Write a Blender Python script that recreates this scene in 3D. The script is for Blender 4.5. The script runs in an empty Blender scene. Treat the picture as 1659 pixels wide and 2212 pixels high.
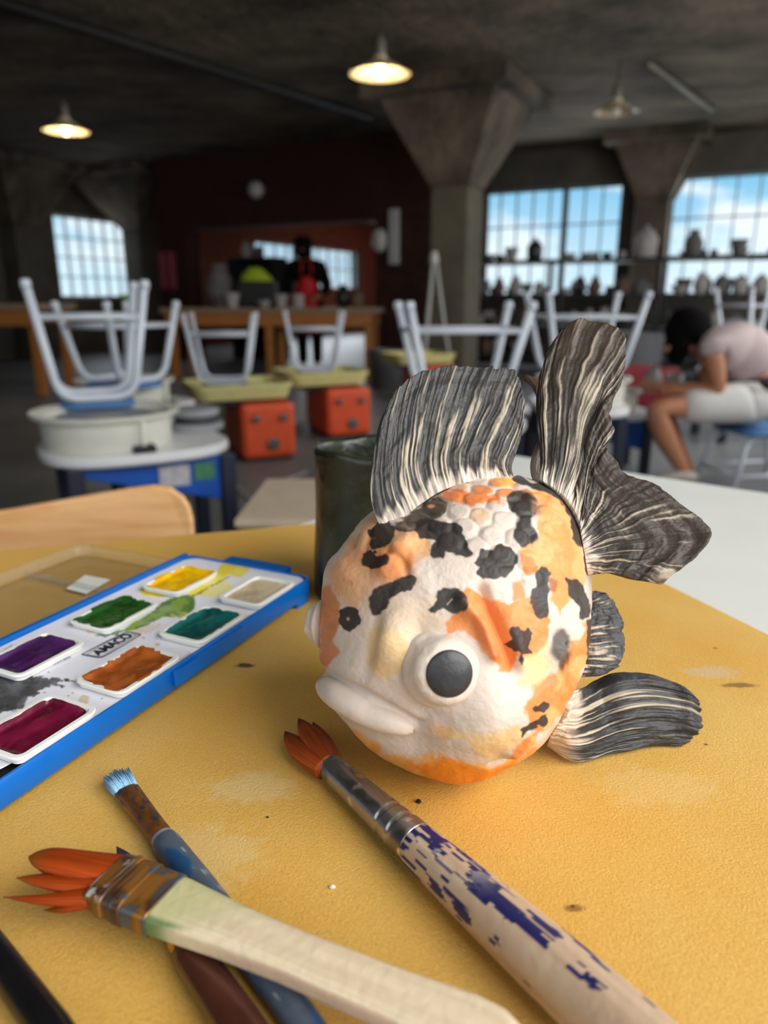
import bpy, math, random
import numpy as np
from mathutils import Vector, Matrix

# ------------------------------------------------------------------ camera, world, light, exposure
SC = bpy.context.scene
COL = SC.collection
W, H = 1659.0, 2212.0
FPX, HORIZON, CAMZ = 1560.0, 645.0, 0.97
CX, CY = W / 2, H / 2
PITCH = math.atan((CY - HORIZON) / FPX)
cam = bpy.data.cameras.new('camera')
cam_o = bpy.data.objects.new('camera', cam)
COL.objects.link(cam_o)
cam.sensor_fit = 'VERTICAL'
cam.sensor_height = 36.0
cam.lens = 36.0 * FPX / H
cam.clip_start, cam.clip_end = 0.02, 300
cam_o.location = (0, 0, CAMZ)
cam_o.rotation_euler = (math.pi / 2 - PITCH, 0, 0)
cam.dof.use_dof = True
cam.dof.focus_distance = 0.335
cam.dof.aperture_fstop = 6.8
SC.camera = cam_o

AZ = math.radians(28)                       # the hall stands turned 28 degrees to the view
UX, UY = math.sin(AZ), math.cos(AZ)         # u runs along the hall, v across it
VX, VY = -math.cos(AZ), math.sin(AZ)
def uv(u, v, z=0.0): return (u * UX + v * VX, u * UY + v * VY, z)
ROT = -AZ                                   # z rotation that turns local +y onto u

SC.view_settings.view_transform = 'Standard'
SC.view_settings.look = 'None'
SC.view_settings.exposure = 0.0
SC.view_settings.gamma = 1.0
SC.view_settings.use_curve_mapping = False
SC.cycles.use_denoising = True
SC.cycles.max_bounces = 8
SC.cycles.transparent_max_bounces = 16
SC.cycles.caustics_reflective = False
SC.cycles.caustics_refractive = False

world = bpy.data.worlds.new('sky'); SC.world = world; world.use_nodes = True
nt = world.node_tree; nt.nodes.clear()
def nd(t, kind, **kw):
    n = t.nodes.new(kind)
    for k, v in kw.items(): setattr(n, k, v)
    return n
def lk(t, a, b): t.links.new(a, b)
def s2l(r, g, b):
    f = lambda c: (c / 255.0 / 12.92) if c / 255.0 <= 0.04045 else ((c / 255.0 + 0.055) / 1.055) ** 2.4
    return (f(r), f(g), f(b))
tc = nd(nt, 'ShaderNodeTexCoord')
mp = nd(nt, 'ShaderNodeMapping'); mp.inputs['Scale'].default_value = (1, 1, 2.6)
nz = nd(nt, 'ShaderNodeTexNoise'); nz.inputs['Scale'].default_value = 5.5; nz.inputs['Detail'].default_value = 5; nz.inputs['Roughness'].default_value = 0.55
rp = nd(nt, 'ShaderNodeValToRGB')
rp.color_ramp.elements[0].position = 0.45; rp.color_ramp.elements[1].position = 0.58
rp.color_ramp.elements[0].color = (*s2l(134, 193, 226), 1); rp.color_ramp.elements[1].color = (0.92, 0.94, 0.95, 1)
sp = nd(nt, 'ShaderNodeSeparateXYZ')
mr = nd(nt, 'ShaderNodeMapRange'); mr.inputs['From Min'].default_value = 0.0; mr.inputs['From Max'].default_value = 0.13
mx = nd(nt, 'ShaderNodeMixRGB'); mx.inputs['Color1'].default_value = (*s2l(214, 236, 246), 1)
bg = nd(nt, 'ShaderNodeBackground'); bg.inputs['Strength'].default_value = 1.25
wo = nd(nt, 'ShaderNodeOutputWorld')
lk(nt, tc.outputs['Generated'], mp.inputs['Vector']); lk(nt, mp.outputs['Vector'], nz.inputs['Vector'])
lk(nt, nz.outputs['Fac'], rp.inputs['Fac']); lk(nt, tc.outputs['Generated'], sp.inputs[0]); lk(nt, sp.outputs['Z'], mr.inputs['Value'])
lk(nt, mr.outputs[0], mx.inputs['Fac']); lk(nt, rp.outputs['Color'], mx.inputs['Color2']); lk(nt, mx.outputs[0], bg.inputs['Color']); lk(nt, bg.outputs[0], wo.inputs[0])

def window_or_fill_light(name, u, v, z, w, h, energy, direction, color=(1, 0.97, 0.93)):
    l = bpy.data.lights.new(name, 'AREA'); l.shape = 'RECTANGLE'; l.size = w; l.size_y = h; l.energy = energy; l.color = color
    o = bpy.data.objects.new(name, l); COL.objects.link(o); o.location = uv(u, v, z)
    d = Vector((*uv(direction[0], direction[1])[:2], direction[2]))
    o.rotation_euler = d.to_track_quat('-Z', 'Y').to_euler()
    return o
# daylight coming in through the windows of the side wall to the right and the wall behind the table, plus one added fill
window_or_fill_light('window_or_fill_light', 0.05, -1.6, 2.0, 2.1, 1.9, 92, (0.1, 1, -0.4))
window_or_fill_light('window_or_fill_light', 5.2, -1.6, 1.9, 3.5, 1.9, 95, (0.0, 1, -0.2))
window_or_fill_light('window_or_fill_light', -1.95, 0.4, 1.95, 3.6, 1.9, 15, (1, 0.0, -0.35))
window_or_fill_light('window_or_fill_light', 9.2, -1.6, 1.9, 2.5, 1.9, 30, (0.0, 1, -0.15))  # added fill at an unseen extra window, brightens rack and seated person
# daylight of the windows in view
window_or_fill_light('window_or_fill_light', 11.0, 2.3, 1.75, 3.6, 1.5, 45, (-1, 0, -0.1), (0.86, 0.94, 1))
window_or_fill_light('window_or_fill_light', 10.1, 11.0, 1.7, 1.7, 1.3, 14, (0, -1, -0.1), (0.86, 0.94, 1))
window_or_fill_light('window_or_fill_light', 17.2, 11.0, 1.7, 5.0, 1.0, 170, (0, -1, -0.1), (0.86, 0.94, 1))

# ------------------------------------------------------------------ picture geometry
_c, _s = math.cos(PITCH), math.sin(PITCH)
EYE = np.array([0, 0, CAMZ])
def ray(x, y):
    a, b = (x - CX) / FPX, -(y - CY) / FPX
    return np.array([a, _c + b * _s, -_s + b * _c])
def on_z(x, y, z):
    d = ray(x, y); return EYE + d * ((z - CAMZ) / d[2])
def on_y(x, y, Y):
    d = ray(x, y); return EYE + d * (Y / d[1])
def on_u(x, y, u):
    d = ray(x, y); p = EYE + d * (u / (d[0] * UX + d[1] * UY))
    return p[0] * UX + p[1] * UY, p[0] * VX + p[1] * VY, p[2]
def on_v(x, y, v):
    d = ray(x, y); p = EYE + d * (v / (d[0] * VX + d[1] * VY))
    return p[0] * UX + p[1] * UY, p[0] * VX + p[1] * VY, p[2]
def project(P):
    P = np.asarray(P) - EYE
    dep = P[..., 1] * _c - P[..., 2] * _s
    up = P[..., 1] * _s + P[..., 2] * _c
    return CX + FPX * P[..., 0] / dep, CY - FPX * up / dep

# ------------------------------------------------------------------ noise on arrays
_rs = np.random.RandomState(7)
_T = _rs.rand(256, 256)
def vnoise(x, y):
    x = np.asarray(x, float); y = np.asarray(y, float)
    xi = np.floor(x).astype(int); yi = np.floor(y).astype(int)
    fx = x - xi; fy = y - yi
    fx = fx * fx * (3 - 2 * fx); fy = fy * fy * (3 - 2 * fy)
    a = _T[xi & 255, yi & 255]; b = _T[(xi + 1) & 255, yi & 255]; c = _T[xi & 255, (yi + 1) & 255]; d = _T[(xi + 1) & 255, (yi + 1) & 255]
    return (a * (1 - fx) + b * fx) * (1 - fy) + (c * (1 - fx) + d * fx) * fy
def fbm(x, y, o=4):
    s, a, n = 0.0, 0.5, 0.0
    for k in range(o):
        s = s + a * vnoise(x * 2 ** k + 17.3 * k, y * 2 ** k + 9.1 * k); n += a; a *= 0.5
    return s / n
def smooth(a, b, x):
    t = np.clip((x - a) / (b - a), 0, 1); return t * t * (3 - 2 * t)
def poly_sd(px, py, poly):
    """signed distance to a polygon, negative inside"""
    poly = np.asarray(poly, float); d = np.full(np.shape(px), 1e9); ins = np.zeros(np.shape(px), bool)
    n = len(poly)
    for i in range(n):
        ax, ay = poly[i]; bx, by = poly[(i + 1) % n]
        ex, ey = bx - ax, by - ay
        t = np.clip(((px - ax) * ex + (py - ay) * ey) / (ex * ex + ey * ey + 1e-12), 0, 1)
        d = np.minimum(d, np.hypot(px - ax - t * ex, py - ay - t * ey))
        c = ((ay > py) != (by > py)) & (px < (bx - ax) * (py - ay) / (by - ay + 1e-12) + ax)
        ins ^= c
    return np.where(ins, -d, d)

# ------------------------------------------------------------------ materials
def mat(name, color, rough=0.6, var=0.0, vscale=20, metal=0.0, bump=0.0, bscale=80, vcol=False, spec=0.5, color2=None, stretch=None, sheen=0.0, coat=0.0):
    m = bpy.data.materials.new(name); m.use_nodes = True
    t = m.node_tree; p = t.nodes['Principled BSDF']
    col = (*s2l(*color), 1)
    p.inputs['Base Color'].default_value = col
    p.inputs['Roughness'].default_value = rough; p.inputs['Metallic'].default_value = metal
    p.inputs['Specular IOR Level'].default_value = spec
    if coat: p.inputs['Coat Weight'].default_value = coat; p.inputs['Coat Roughness'].default_value = 0.15
    co = nd(t, 'ShaderNodeTexCoord'); v = co.outputs['Object']
    if stretch:
        mpn = nd(t, 'ShaderNodeMapping'); mpn.inputs['Scale'].default_value = stretch
        lk(t, v, mpn.inputs['Vector']); v = mpn.outputs['Vector']
    base = None
    if vcol:
        at = nd(t, 'ShaderNodeAttribute'); at.attribute_name = 'Col'; base = at.outputs['Color']
        if not var: lk(t, base, p.inputs['Base Color'])
    if var or color2:
        n = nd(t, 'ShaderNodeTexNoise'); n.inputs['Scale'].default_value = vscale; n.inputs['Detail'].default_value = 6
        n.inputs['Roughness'].default_value = 0.6
        lk(t, v, n.inputs['Vector'])
        r = nd(t, 'ShaderNodeMapRange'); r.inputs['From Min'].default_value = 0.35; r.inputs['From Max'].default_value = 0.65
        lk(t, n.outputs['Fac'], r.inputs['Value'])
        mxr = nd(t, 'ShaderNodeMixRGB')
        if color2:
            mxr.inputs['Color1'].default_value = col; mxr.inputs['Color2'].default_value = (*s2l(*color2), 1); lk(t, r.outputs[0], mxr.inputs['Fac'])
        else:
            r.inputs['To Min'].default_value = 1 - var; r.inputs['To Max'].default_value = 1 + var
            mxr.blend_type = 'MULTIPLY'; mxr.inputs['Fac'].default_value = 1
            if base: lk(t, base, mxr.inputs['Color1'])
            else: mxr.inputs['Color1'].default_value = col
            lk(t, r.outputs[0], mxr.inputs['Color2'])
        lk(t, mxr.outputs[0], p.inputs['Base Color'])
    if bump:
        n2 = nd(t, 'ShaderNodeTexNoise'); n2.inputs['Scale'].default_value = bscale; n2.inputs['Detail'].default_value = 5
        lk(t, v, n2.inputs['Vector'])
        b = nd(t, 'ShaderNodeBump'); b.inputs['Strength'].default_value = bump; b.inputs['Distance'].default_value = 0.6 / bscale
        lk(t, n2.outputs['Fac'], b.inputs['Height']); lk(t, b.outputs[0], p.inputs['Normal'])
    return m
def emit_mat(name, color, strength):
    m = bpy.data.materials.new(name); m.use_nodes = True; t = m.node_tree; p = t.nodes['Principled BSDF']
    p.inputs['Base Color'].default_value = (*color, 1); p.inputs['Emission Color'].default_value = (*color, 1); p.inputs['Emission Strength'].default_value = strength
    return m
def pane_mat(name, tint=(1, 1, 1), gloss=0.06, haze=0.0):
    m = bpy.data.materials.new(name); m.use_nodes = True; t = m.node_tree; t.nodes.clear()
    tr = nd(t, 'ShaderNodeBsdfTransparent'); tr.inputs[0].default_value = (*tint, 1)
    gl = nd(t, 'ShaderNodeBsdfGlossy'); gl.inputs['Roughness'].default_value = 0.08
    df = nd(t, 'ShaderNodeBsdfDiffuse'); df.inputs[0].default_value = (0.85, 0.86, 0.86, 1)
    lw = nd(t, 'ShaderNodeLayerWeight'); lw.inputs['Blend'].default_value = 0.25
    mm = nd(t, 'ShaderNodeMath', operation='MULTIPLY'); mm.inputs[1].default_value = gloss * 6
    m1 = nd(t, 'ShaderNodeMixShader'); m2 = nd(t, 'ShaderNodeMixShader'); m2.inputs[0].default_value = haze
    o = nd(t, 'ShaderNodeOutputMaterial')
    lk(t, lw.outputs['Fresnel'], mm.inputs[0]); lk(t, mm.outputs[0], m1.inputs[0])
    lk(t, tr.outputs[0], m1.inputs[1]); lk(t, gl.outputs[0], m1.inputs[2])
    lk(t, m1.outputs[0], m2.inputs[1]); lk(t, df.outputs[0], m2.inputs[2]); lk(t, m2.outputs[0], o.inputs[0])
    return m

# ------------------------------------------------------------------ mesh builder
class MB:
    def __init__(self): self.v = []; self.f = []
    def add(self, vs, fs):
        o = len(self.v); self.v += [tuple(map(float, p)) for p in vs]; self.f += [tuple(i + o for i in f) for f in fs]; return self
    def box(self, c, s, rz=0.0, taper=1.0):
        cx, cy, cz = c; hx, hy, hz = s[0] / 2, s[1] / 2, s[2] / 2; ca, sa = math.cos(rz), math.sin(rz); vs = []
        for z in (-1, 1):
            k = taper if z > 0 else 1.0
            for x, y in ((-1, -1), (1, -1), (1, 1), (-1, 1)):
                a, b = x * hx * k, y * hy * k; vs.append((cx + a * ca - b * sa, cy + a * sa + b * ca, cz + z * hz))
        return self.add(vs, [(3, 2, 1, 0), (4, 5, 6, 7), (0, 1, 5, 4), (1, 2, 6, 5), (2, 3, 7, 6), (3, 0, 4, 7)])
    def uvbox(self, u0, u1, v0, v1, z0, z1):
        c = uv((u0 + u1) / 2, (v0 + v1) / 2, (z0 + z1) / 2); return self.box(c, (abs(v1 - v0), abs(u1 - u0), abs(z1 - z0)), ROT)
    def prism(self, poly, z0, z1, inset=0.0):
        """closed prism on a ccw polygon, with a small top/bottom bevel"""
        n = len(poly); c = np.mean(np.asarray(poly, float), 0)
        rings = [(z0, inset), (z0 + inset, 0), (z1 - inset, 0), (z1, inset)] if inset else [(z0, 0), (z1, 0)]
        vs = []
        for z, i in rings:
            for p in poly:
                d = np.asarray(p, float) - c; L = np.linalg.norm(d); q = c + d * (1 - i / max(L, 1e-6)); vs.append((q[0], q[1], z))
        fs = [tuple(range(n))[::-1], tuple(range((len(rings) - 1) * n, len(rings) * n))]
        for r in range(len(rings) - 1):
            for k in range(n): fs.append((r * n + k, r * n + (k + 1) % n, (r + 1) * n + (k + 1) % n, (r + 1) * n + k))
        return self.add(vs, fs)
    def lathe(self, prof, n=32, c=(0, 0, 0), axis=None, cap=True):
        M = Matrix.Identity(3) if axis is None else Vector((0, 0, 1)).rotation_difference(Vector(axis)).to_matrix()
        vs, fs = [], []
        for r, z in prof:
            for k in range(n):
                a = 2 * math.pi * k / n; p = M @ Vector((r * math.cos(a), r * math.sin(a), z)); vs.append((p.x + c[0], p.y + c[1], p.z + c[2]))
        for j in range(len(prof) - 1):
            for k in range(n): fs.append((j * n + k, j * n + (k + 1) % n, (j + 1) * n + (k + 1) % n, (j + 1) * n + k))
        if cap: fs += [tuple(range(n))[::-1], tuple(range((len(prof) - 1) * n, len(prof) * n))]
        return self.add(vs, fs)
    def tube(self, pts, rad, n=10, flat=1.0, up=None, cap=True):
        """round (or flattened) tube through points; radius per point"""
        P = [Vector(p) for p in pts]
        if not hasattr(rad, '__len__'): rad = [rad] * len(P)
        vs, fs = [], []; ref = Vector(up) if up is not None else None
        for i, p in enumerate(P):
            t = (P[min(i + 1, len(P) - 1)] - P[max(i - 1, 0)]).normalized()
            if ref is None: ref = Vector((0, 0, 1)) if abs(t.z) < 0.9 else Vector((1, 0, 0))
            b = (ref - t * ref.dot(t)).normalized(); s = t.cross(b)
            if up is None: ref = b
            for k in range(n):
                a = 2 * math.pi * k / n; q = p + (s * math.cos(a) + b * math.sin(a) * flat) * rad[i]; vs.append(q)
        for j in range(len(P) - 1):
            for k in range(n): fs.append((j * n + k, j * n + (k + 1) % n, (j + 1) * n + (k + 1) % n, (j + 1) * n + k))
        if cap: fs += [tuple(range(n))[::-1], tuple(range((len(P) - 1) * n, len(P) * n))]
        return self.add(vs, fs)
    def grid(self, G, flip=False):
        ns, ntt = G.shape[:2]; fs = []
        for i in range(ns - 1):
            for j in range(ntt - 1):
                q = (i * ntt + j, (i + 1) * ntt + j, (i + 1) * ntt + j + 1, i * ntt + j + 1); fs.append(q[::-1] if flip else q)
        return self.add(G.reshape(-1, 3), fs)
    def build(self, name, m, parent=None, local=False, smooth=False, col=None, bevel=0.0, sub=0, auto=None):
        off = Vector((0, 0, 0))
        if not local:
            p = parent
            while p is not None: off += Vector(p.location); p = p.parent
        me = bpy.data.meshes.new(name)
        me.from_pydata([(v[0] - off.x, v[1] - off.y, v[2] - off.z) for v in self.v], [], self.f)
        return finish(me, name, m, parent, smooth, col, bevel, sub, auto)
def finish(me, name, m, parent=None, smooth=False, col=None, bevel=0.0, sub=0, auto=None):
    if m: me.materials.append(m)
    me.polygons.foreach_set('use_smooth', np.full(len(me.polygons), bool(smooth)))
    if col is not None:
        a = me.color_attributes.new('Col', 'FLOAT_COLOR', 'POINT')
        c4 = np.ones((len(me.vertices), 4), np.float32); c4[:, :3] = col; a.data.foreach_set('color', c4.ravel())
    me.update()
    if smooth and auto:
        try: me.set_sharp_from_angle(angle=math.radians(auto))
        except Exception: pass
    o = bpy.data.objects.new(name, me); COL.objects.link(o)
    if parent is not None: o.parent = parent
    if bevel:
        b = o.modifiers.new('bevel', 'BEVEL'); b.width = bevel; b.segments = 2; b.limit_method = 'ANGLE'
    if sub:
        s = o.modifiers.new('sub', 'SUBSURF'); s.levels = s.render_levels = sub
    return o
def np_mesh(name, verts, quads, m, parent=None, col=None, smooth=True, tris=None):
    """large mesh straight from arrays, vertices in world space"""
    off = np.zeros(3); p = parent
    while p is not None: off += np.array(p.location); p = p.parent
    me = bpy.data.meshes.new(name)
    faces = [tuple(q) for q in quads.tolist()] + ([tuple(q) for q in tris.tolist()] if tris is not None else [])
    me.from_pydata((np.asarray(verts) - off).tolist(), [], faces)
    return finish(me, name, m, parent, smooth, col)
def tag(o, label=None, cat=None, group=None, kind=None):
    if label: o['label'] = label
    if cat: o['category'] = cat
    if group: o['group'] = group
    if kind: o['kind'] = kind
    return o
def thing(name, label, cat, loc=(0, 0, 0), rz=0.0, group=None):
    o = bpy.data.objects.new(name, None); COL.objects.link(o); o.empty_display_size = 0.05
    o.location = loc; o.rotation_euler = (0, 0, rz); return tag(o, label, cat, group)
def struct(o): o['kind'] = 'structure'; return o
def copy_tree(o, parent=None):
    c = o.copy(); COL.objects.link(c)
    if parent is not None: c.parent = parent
    for ch in list(o.children): copy_tree(ch, c)
    return c
def rrect(w, h, r, n=6, cx=0, cy=0):
    """rounded rectangle, ccw"""
    pts = []
    for sx, sy, a0 in ((1, 1, 0), (-1, 1, 90), (-1, -1, 180), (1, -1, 270)):
        for k in range(n + 1):
            a = math.radians(a0 + 90 * k / n); pts.append((cx + sx * (w / 2 - r) + r * math.cos(a), cy + sy * (h / 2 - r) + r * math.sin(a)))
    return pts
def resample(pts, n):
    pts = np.asarray(pts, float); d = np.r_[0, np.cumsum(np.linalg.norm(np.diff(pts, axis=0), axis=1))]
    t = np.linspace(0, d[-1], n); return np.stack([np.interp(t, d, pts[:, k]) for k in range(pts.shape[1])], 1)
def spline(pts, n):
    """Catmull-Rom through points, resampled evenly"""
    P = np.asarray(pts, float); P = np.vstack([2 * P[0] - P[1], P, 2 * P[-1] - P[-2]]); out = []
    for i in range(1, len(P) - 2):
        for t in np.linspace(0, 1, 12, endpoint=False):
            a, b, c, d = P[i - 1], P[i], P[i + 1], P[i + 2]
            out.append(0.5 * (2 * b + (c - a) * t + (2 * a - 5 * b + 4 * c - d) * t * t + (3 * b - a - 3 * c + d) * t ** 3))
    out.append(P[-2]); return resample(out, n)

# ================================================================== THE HALL
M_conc = mat('dark_concrete', (122, 109, 94), 0.9, bump=0.5, bscale=9, color2=(58, 50, 42), vscale=1.1, var=0.3, stretch=(1, 1.6, 1))
M_conc_wall = mat('grey_concrete', (92, 88, 80), 0.9, 0.25, 2.0, bump=0.3, bscale=12)
M_col = mat('column_concrete', (100, 93, 79), 0.9, 0.18, 3.0, bump=0.2, bscale=14)
M_floor = mat('painted_floor', (118, 119, 120), 0.5, 0.16, 1.3, bump=0.1, bscale=20)
M_frame = mat('white_window_paint', (214, 218, 220), 0.5)
M_greyframe = mat('grey_window_steel', (120, 134, 144), 0.5)
M_glass = pane_mat('window_glass', (0.97, 0.99, 1.0), 0.04, 0.02)
def brick_mat(name, c1, c2, mortar):
    m = bpy.data.materials.new(name); m.use_nodes = True; t = m.node_tree; p = t.nodes['Principled BSDF']; p.inputs['Roughness'].default_value = 0.92
    co = nd(t, 'ShaderNodeTexCoord'); mpn = nd(t, 'ShaderNodeMapping'); mpn.inputs['Rotation'].default_value = (math.pi / 2, 0, 0)
    b = nd(t, 'ShaderNodeTexBrick'); b.inputs['Scale'].default_value = 4.2; b.inputs['Color1'].default_value = (*s2l(*c1), 1); b.inputs['Color2'].default_value = (*s2l(*c2), 1)
    b.inputs['Mortar'].default_value = (*s2l(*mortar), 1); b.inputs['Mortar Size'].default_value = 0.02
    bp = nd(t, 'ShaderNodeBump'); bp.inputs['Strength'].default_value = 0.5; bp.inputs['Distance'].default_value = 0.01; bp.invert = True
    lk(t, co.outputs['Object'], mpn.inputs[0]); lk(t, mpn.outputs[0], b.inputs['Vector']); lk(t, b.outputs['Color'], p.inputs['Base Color'])
    lk(t, b.outputs['Fac'], bp.inputs['Height']); lk(t, bp.outputs[0], p.inputs['Normal']); return m
M_brick = brick_mat('dark_red_brick', (70, 34, 26), (50, 26, 22), (52, 40, 34))
M_brick2 = brick_mat('salmon_brick', (150, 92, 74), (128, 76, 62), (120, 96, 84))

CEIL = 3.05
U0, U1, V0, V1 = -2.1, 11.35, -1.75, 11.35
WING_U, WING_V = 24.0, 4.7
# floor, ceiling
wing = [uv(*q)[:2] for q in ((U1 + .3, 4.85), (U1 + .3, V1 + .3), (WING_U + .3, V1 + .3), (WING_U + .3, 10.9))]
struct(MB().uvbox(U0 - .3, U1 + .3, V0 - .3, V1 + .3, -0.12, 0.0).prism(wing[::-1], -.12, 0).build('floor', M_floor))
struct(MB().uvbox(U0 - .3, U1 + .3, V0 - .3, V1 + .3, CEIL, CEIL + 0.2).prism(wing[::-1], CEIL, CEIL + .2).build('ceiling', M_conc))
def wall_u(name, u, v0, v1, openings, m, th=0.3):
    """wall in the plane u = const; the room is on the low-u side"""
    b = MB(); cur = v0
    for a0, a1, z0, z1 in sorted(openings):
        b.uvbox(u, u + th, cur, a0, 0, CEIL)
        if z0 > 0: b.uvbox(u, u + th, a0, a1, 0, z0)
        b.uvbox(u, u + th, a0, a1, z1, CEIL); cur = a1
    b.uvbox(u, u + th, cur, v1, 0, CEIL); return struct(b.build(name, m))
def wall_v(name, v, u0, u1, openings, m, th=0.3):
    b = MB(); cur = u0
    for a0, a1, z0, z1 in sorted(openings):
        b.uvbox(cur, a0, v, v + th, 0, CEIL)
        if z0 > 0: b.uvbox(a0, a1, v, v + th, 0, z0)
        b.uvbox(a0, a1, v, v + th, z1, CEIL); cur = a1
    b.uvbox(cur, u1, v, v + th, 0, CEIL); return struct(b.build(name, m))
wcount = [0]
def window(kind, plane, a0, a1, z0, z1, nc, nr, m_frame, bar=0.03):
    """steel factory window: frame, muntins and every pane; plane = depth at the middle of the wall"""
    wcount[0] += 1
    loc = uv(plane, (a0 + a1) / 2, z0) if kind == 'u' else uv((a0 + a1) / 2, plane, z0)
    o = bpy.data.objects.new('window_%d' % wcount[0], None); COL.objects.link(o); o.location = loc
    o.rotation_euler = (0, 0, ROT if kind == 'u' else ROT + math.pi / 2); struct(o)
    w, h = a1 - a0, z1 - z0
    fr = MB(); t = 0.05
    fr.box((0, 0, t / 2), (w, 0.07, t)).box((0, 0, h - t / 2), (w, 0.07, t)).box((-w / 2 + t / 2, 0, h / 2), (t, 0.07, h - 2 * t)).box((w / 2 - t / 2, 0, h / 2), (t, 0.07, h - 2 * t))
    fr.build('window_frame', m_frame, o, local=True)
    mv = MB().box((0, 0, 0), (bar, 0.04, h - 2 * t)); mh = MB().box((0, 0, 0), (w - 2 * t, 0.04, bar))
    for k in range(1, nc):
        q = mv.build('muntin', m_frame, o, local=True) if k == 1 else COLcopy(q, o)
        q.location = (-w / 2 + t + (w - 2 * t) * k / nc, 0, h / 2)
    for k in range(1, nr):
        q = mh.build('muntin', m_frame, o, local=True) if k == 1 else COLcopy(q, o)
        q.location = (0, 0, t + (h - 2 * t) * k / nr)
    pw, ph = (w - 2 * t) / nc - bar, (h - 2 * t) / nr - bar
    q = None
    for i in range(nc):
        for j in range(nr):
            q = MB().box((0, 0, 0), (pw + .01, 0.006, ph + .01)).build('pane', M_glass, o, local=True) if q is None else COLcopy(q, o)
            q.location = (-w / 2 + t + (w - 2 * t) * (i + .5) / nc, 0, t + (h - 2 * t) * (j + .5) / nr)
    return o
def COLcopy(q, parent):
    c = q.copy(); COL.objects.link(c); c.parent = parent; return c

LW = (9.15, 10.95, 0.97, 2.40)          # left wall window, then the two beyond the brick partition
WG = [(14.7, 16.75, 1.22, 2.32), (17.15, 19.8, 1.22, 2.32)]
RW = [(2.2, 4.36, 1.0, 2.56), (-1.3, 1.66, 1.0, 2.58)]
wall_v('wall_left', V1, U0, WING_U, [LW] + WG, M_conc_wall)
wall_u('wall_far', U1, V0, WING_V, RW, M_conc_wall)
side = [(-1.3, 2.3, 0.95, 2.9), (3.4, 7.0, 0.95, 2.9), (7.9, 10.6, 0.95, 2.9)]  # last opening is unseen, added to carry the fill light
wall_v('wall_right', V0 - .3, U0, U1, side, M_conc_wall)
back = [(-1.4, 2.2, 0.95, 2.9)]
wall_u('wall_back', U0 - .3, V0, V1, back, M_conc_wall)
_a, _b = np.array(uv(U1 + .32, 4.9)[:2]), np.array(uv(23.6, 10.75)[:2])
_m, _d = (_a + _b) / 2, _b - _a
struct(MB().box((_m[0], _m[1], CEIL / 2), (np.linalg.norm(_d), .25, CEIL), math.atan2(_d[1], _d[0])).build('wall_wing_side', M_brick2))
wall_u('wall_wing_end', WING_U, 10.5, V1, [], M_brick2)
# salmon brick facing of the left wall beyond the partition
fb = MB(); cur = 11.8
for a0, a1, z0, z1 in WG:
    fb.uvbox(cur, a0, V1 - .06, V1, 0, CEIL).uvbox(a0, a1, V1 - .06, V1, 0, z0).uvbox(a0, a1, V1 - .06, V1, z1, CEIL); cur = a1
fb.uvbox(cur, WING_U, V1 - .06, V1, 0, CEIL); struct(fb.build('wall_left_brick_facing', M_brick2))
window('v', V1 + .12, *LW, 6, 4, M_frame, 0.02)
window('v', V1 + .12, *WG[0], 4, 2, M_frame, 0.025)
window('v', V1 + .12, *WG[1], 5, 2, M_frame, 0.025)
window('u', U1 + .12, *RW[0], 8, 3, M_greyframe, 0.018)
window('u', U1 + .12, *RW[1], 10, 3, M_greyframe, 0.018)
for s in side: window('v', V0 - .15, *s, 8, 4, M_greyframe, 0.03)
for s in back: window('u', U0 - .15, *s, 8, 4, M_greyframe, 0.03)
struct(MB().uvbox(U1 + .06, U1 + .2, 3.02, 3.08, 1.0, 2.56).build('trim_1', M_conc_wall))     # stout post in the middle of the left-hand far window
# brick partition with its wide hatch
PU = 9.2
pb = MB()
pb.uvbox(PU, PU + .3, 8.42, 9.0, 0, CEIL)
pb.uvbox(PU, PU + .3, 4.2, 5.02, 0, CEIL)
pb.uvbox(PU, PU + .3, 5.02, 8.42, 2.0, CEIL)
struct(pb.build('wall_partition', M_brick))
struct(MB().uvbox(PU + .3, U1, 4.2, 4.5, 0, CEIL).build('wall_partition_return', M_brick))
# columns with flared heads
def column(name, u, v, hw, cap_hw, cap_z, m):
    o = bpy.data.objects.new(name, None); COL.objects.link(o); o.location = uv(u, v); o.rotation_euler = (0, 0, ROT); struct(o)
    MB().box((0, 0, cap_z / 2), (2 * hw, 2 * hw, cap_z)).build('shaft', m, o, local=True, bevel=0.03)
    MB().box((0, 0, (cap_z + CEIL - .14) / 2), (2 * hw, 2 * hw, CEIL - .14 - cap_z), 0, cap_hw / hw).build('capital', M_conc, o, local=True)
    MB().box((0, 0, CEIL - .07), (2.5 * cap_hw, 2.5 * cap_hw, .14)).build('drop_panel', M_conc, o, local=True)
    return o
def at_h(px, Y): return on_y(px, HORIZON, Y)
def to_uv(p): return p[0] * UX + p[1] * UY, p[0] * VX + p[1] * VY
cu, cv = to_uv(at_h(982, 8.5)); column('column', cu, cv, 0.225, 0.62, 2.12, M_col)
cu, cv = to_uv(at_h(1395, 10.6)); column('column', cu, cv, 0.22, 0.5, 2.25, M_conc)
cu, cv = to_uv(at_h(314, 13.6)); column('column', cu, cv, 0.2, 0.75, 2.1, M_conc_wall)
cu, cv = to_uv(at_h(60, 12.6)); column('column', cu, cv, 0.25, 0.7, 2.1, M_conc_wall)
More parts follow.
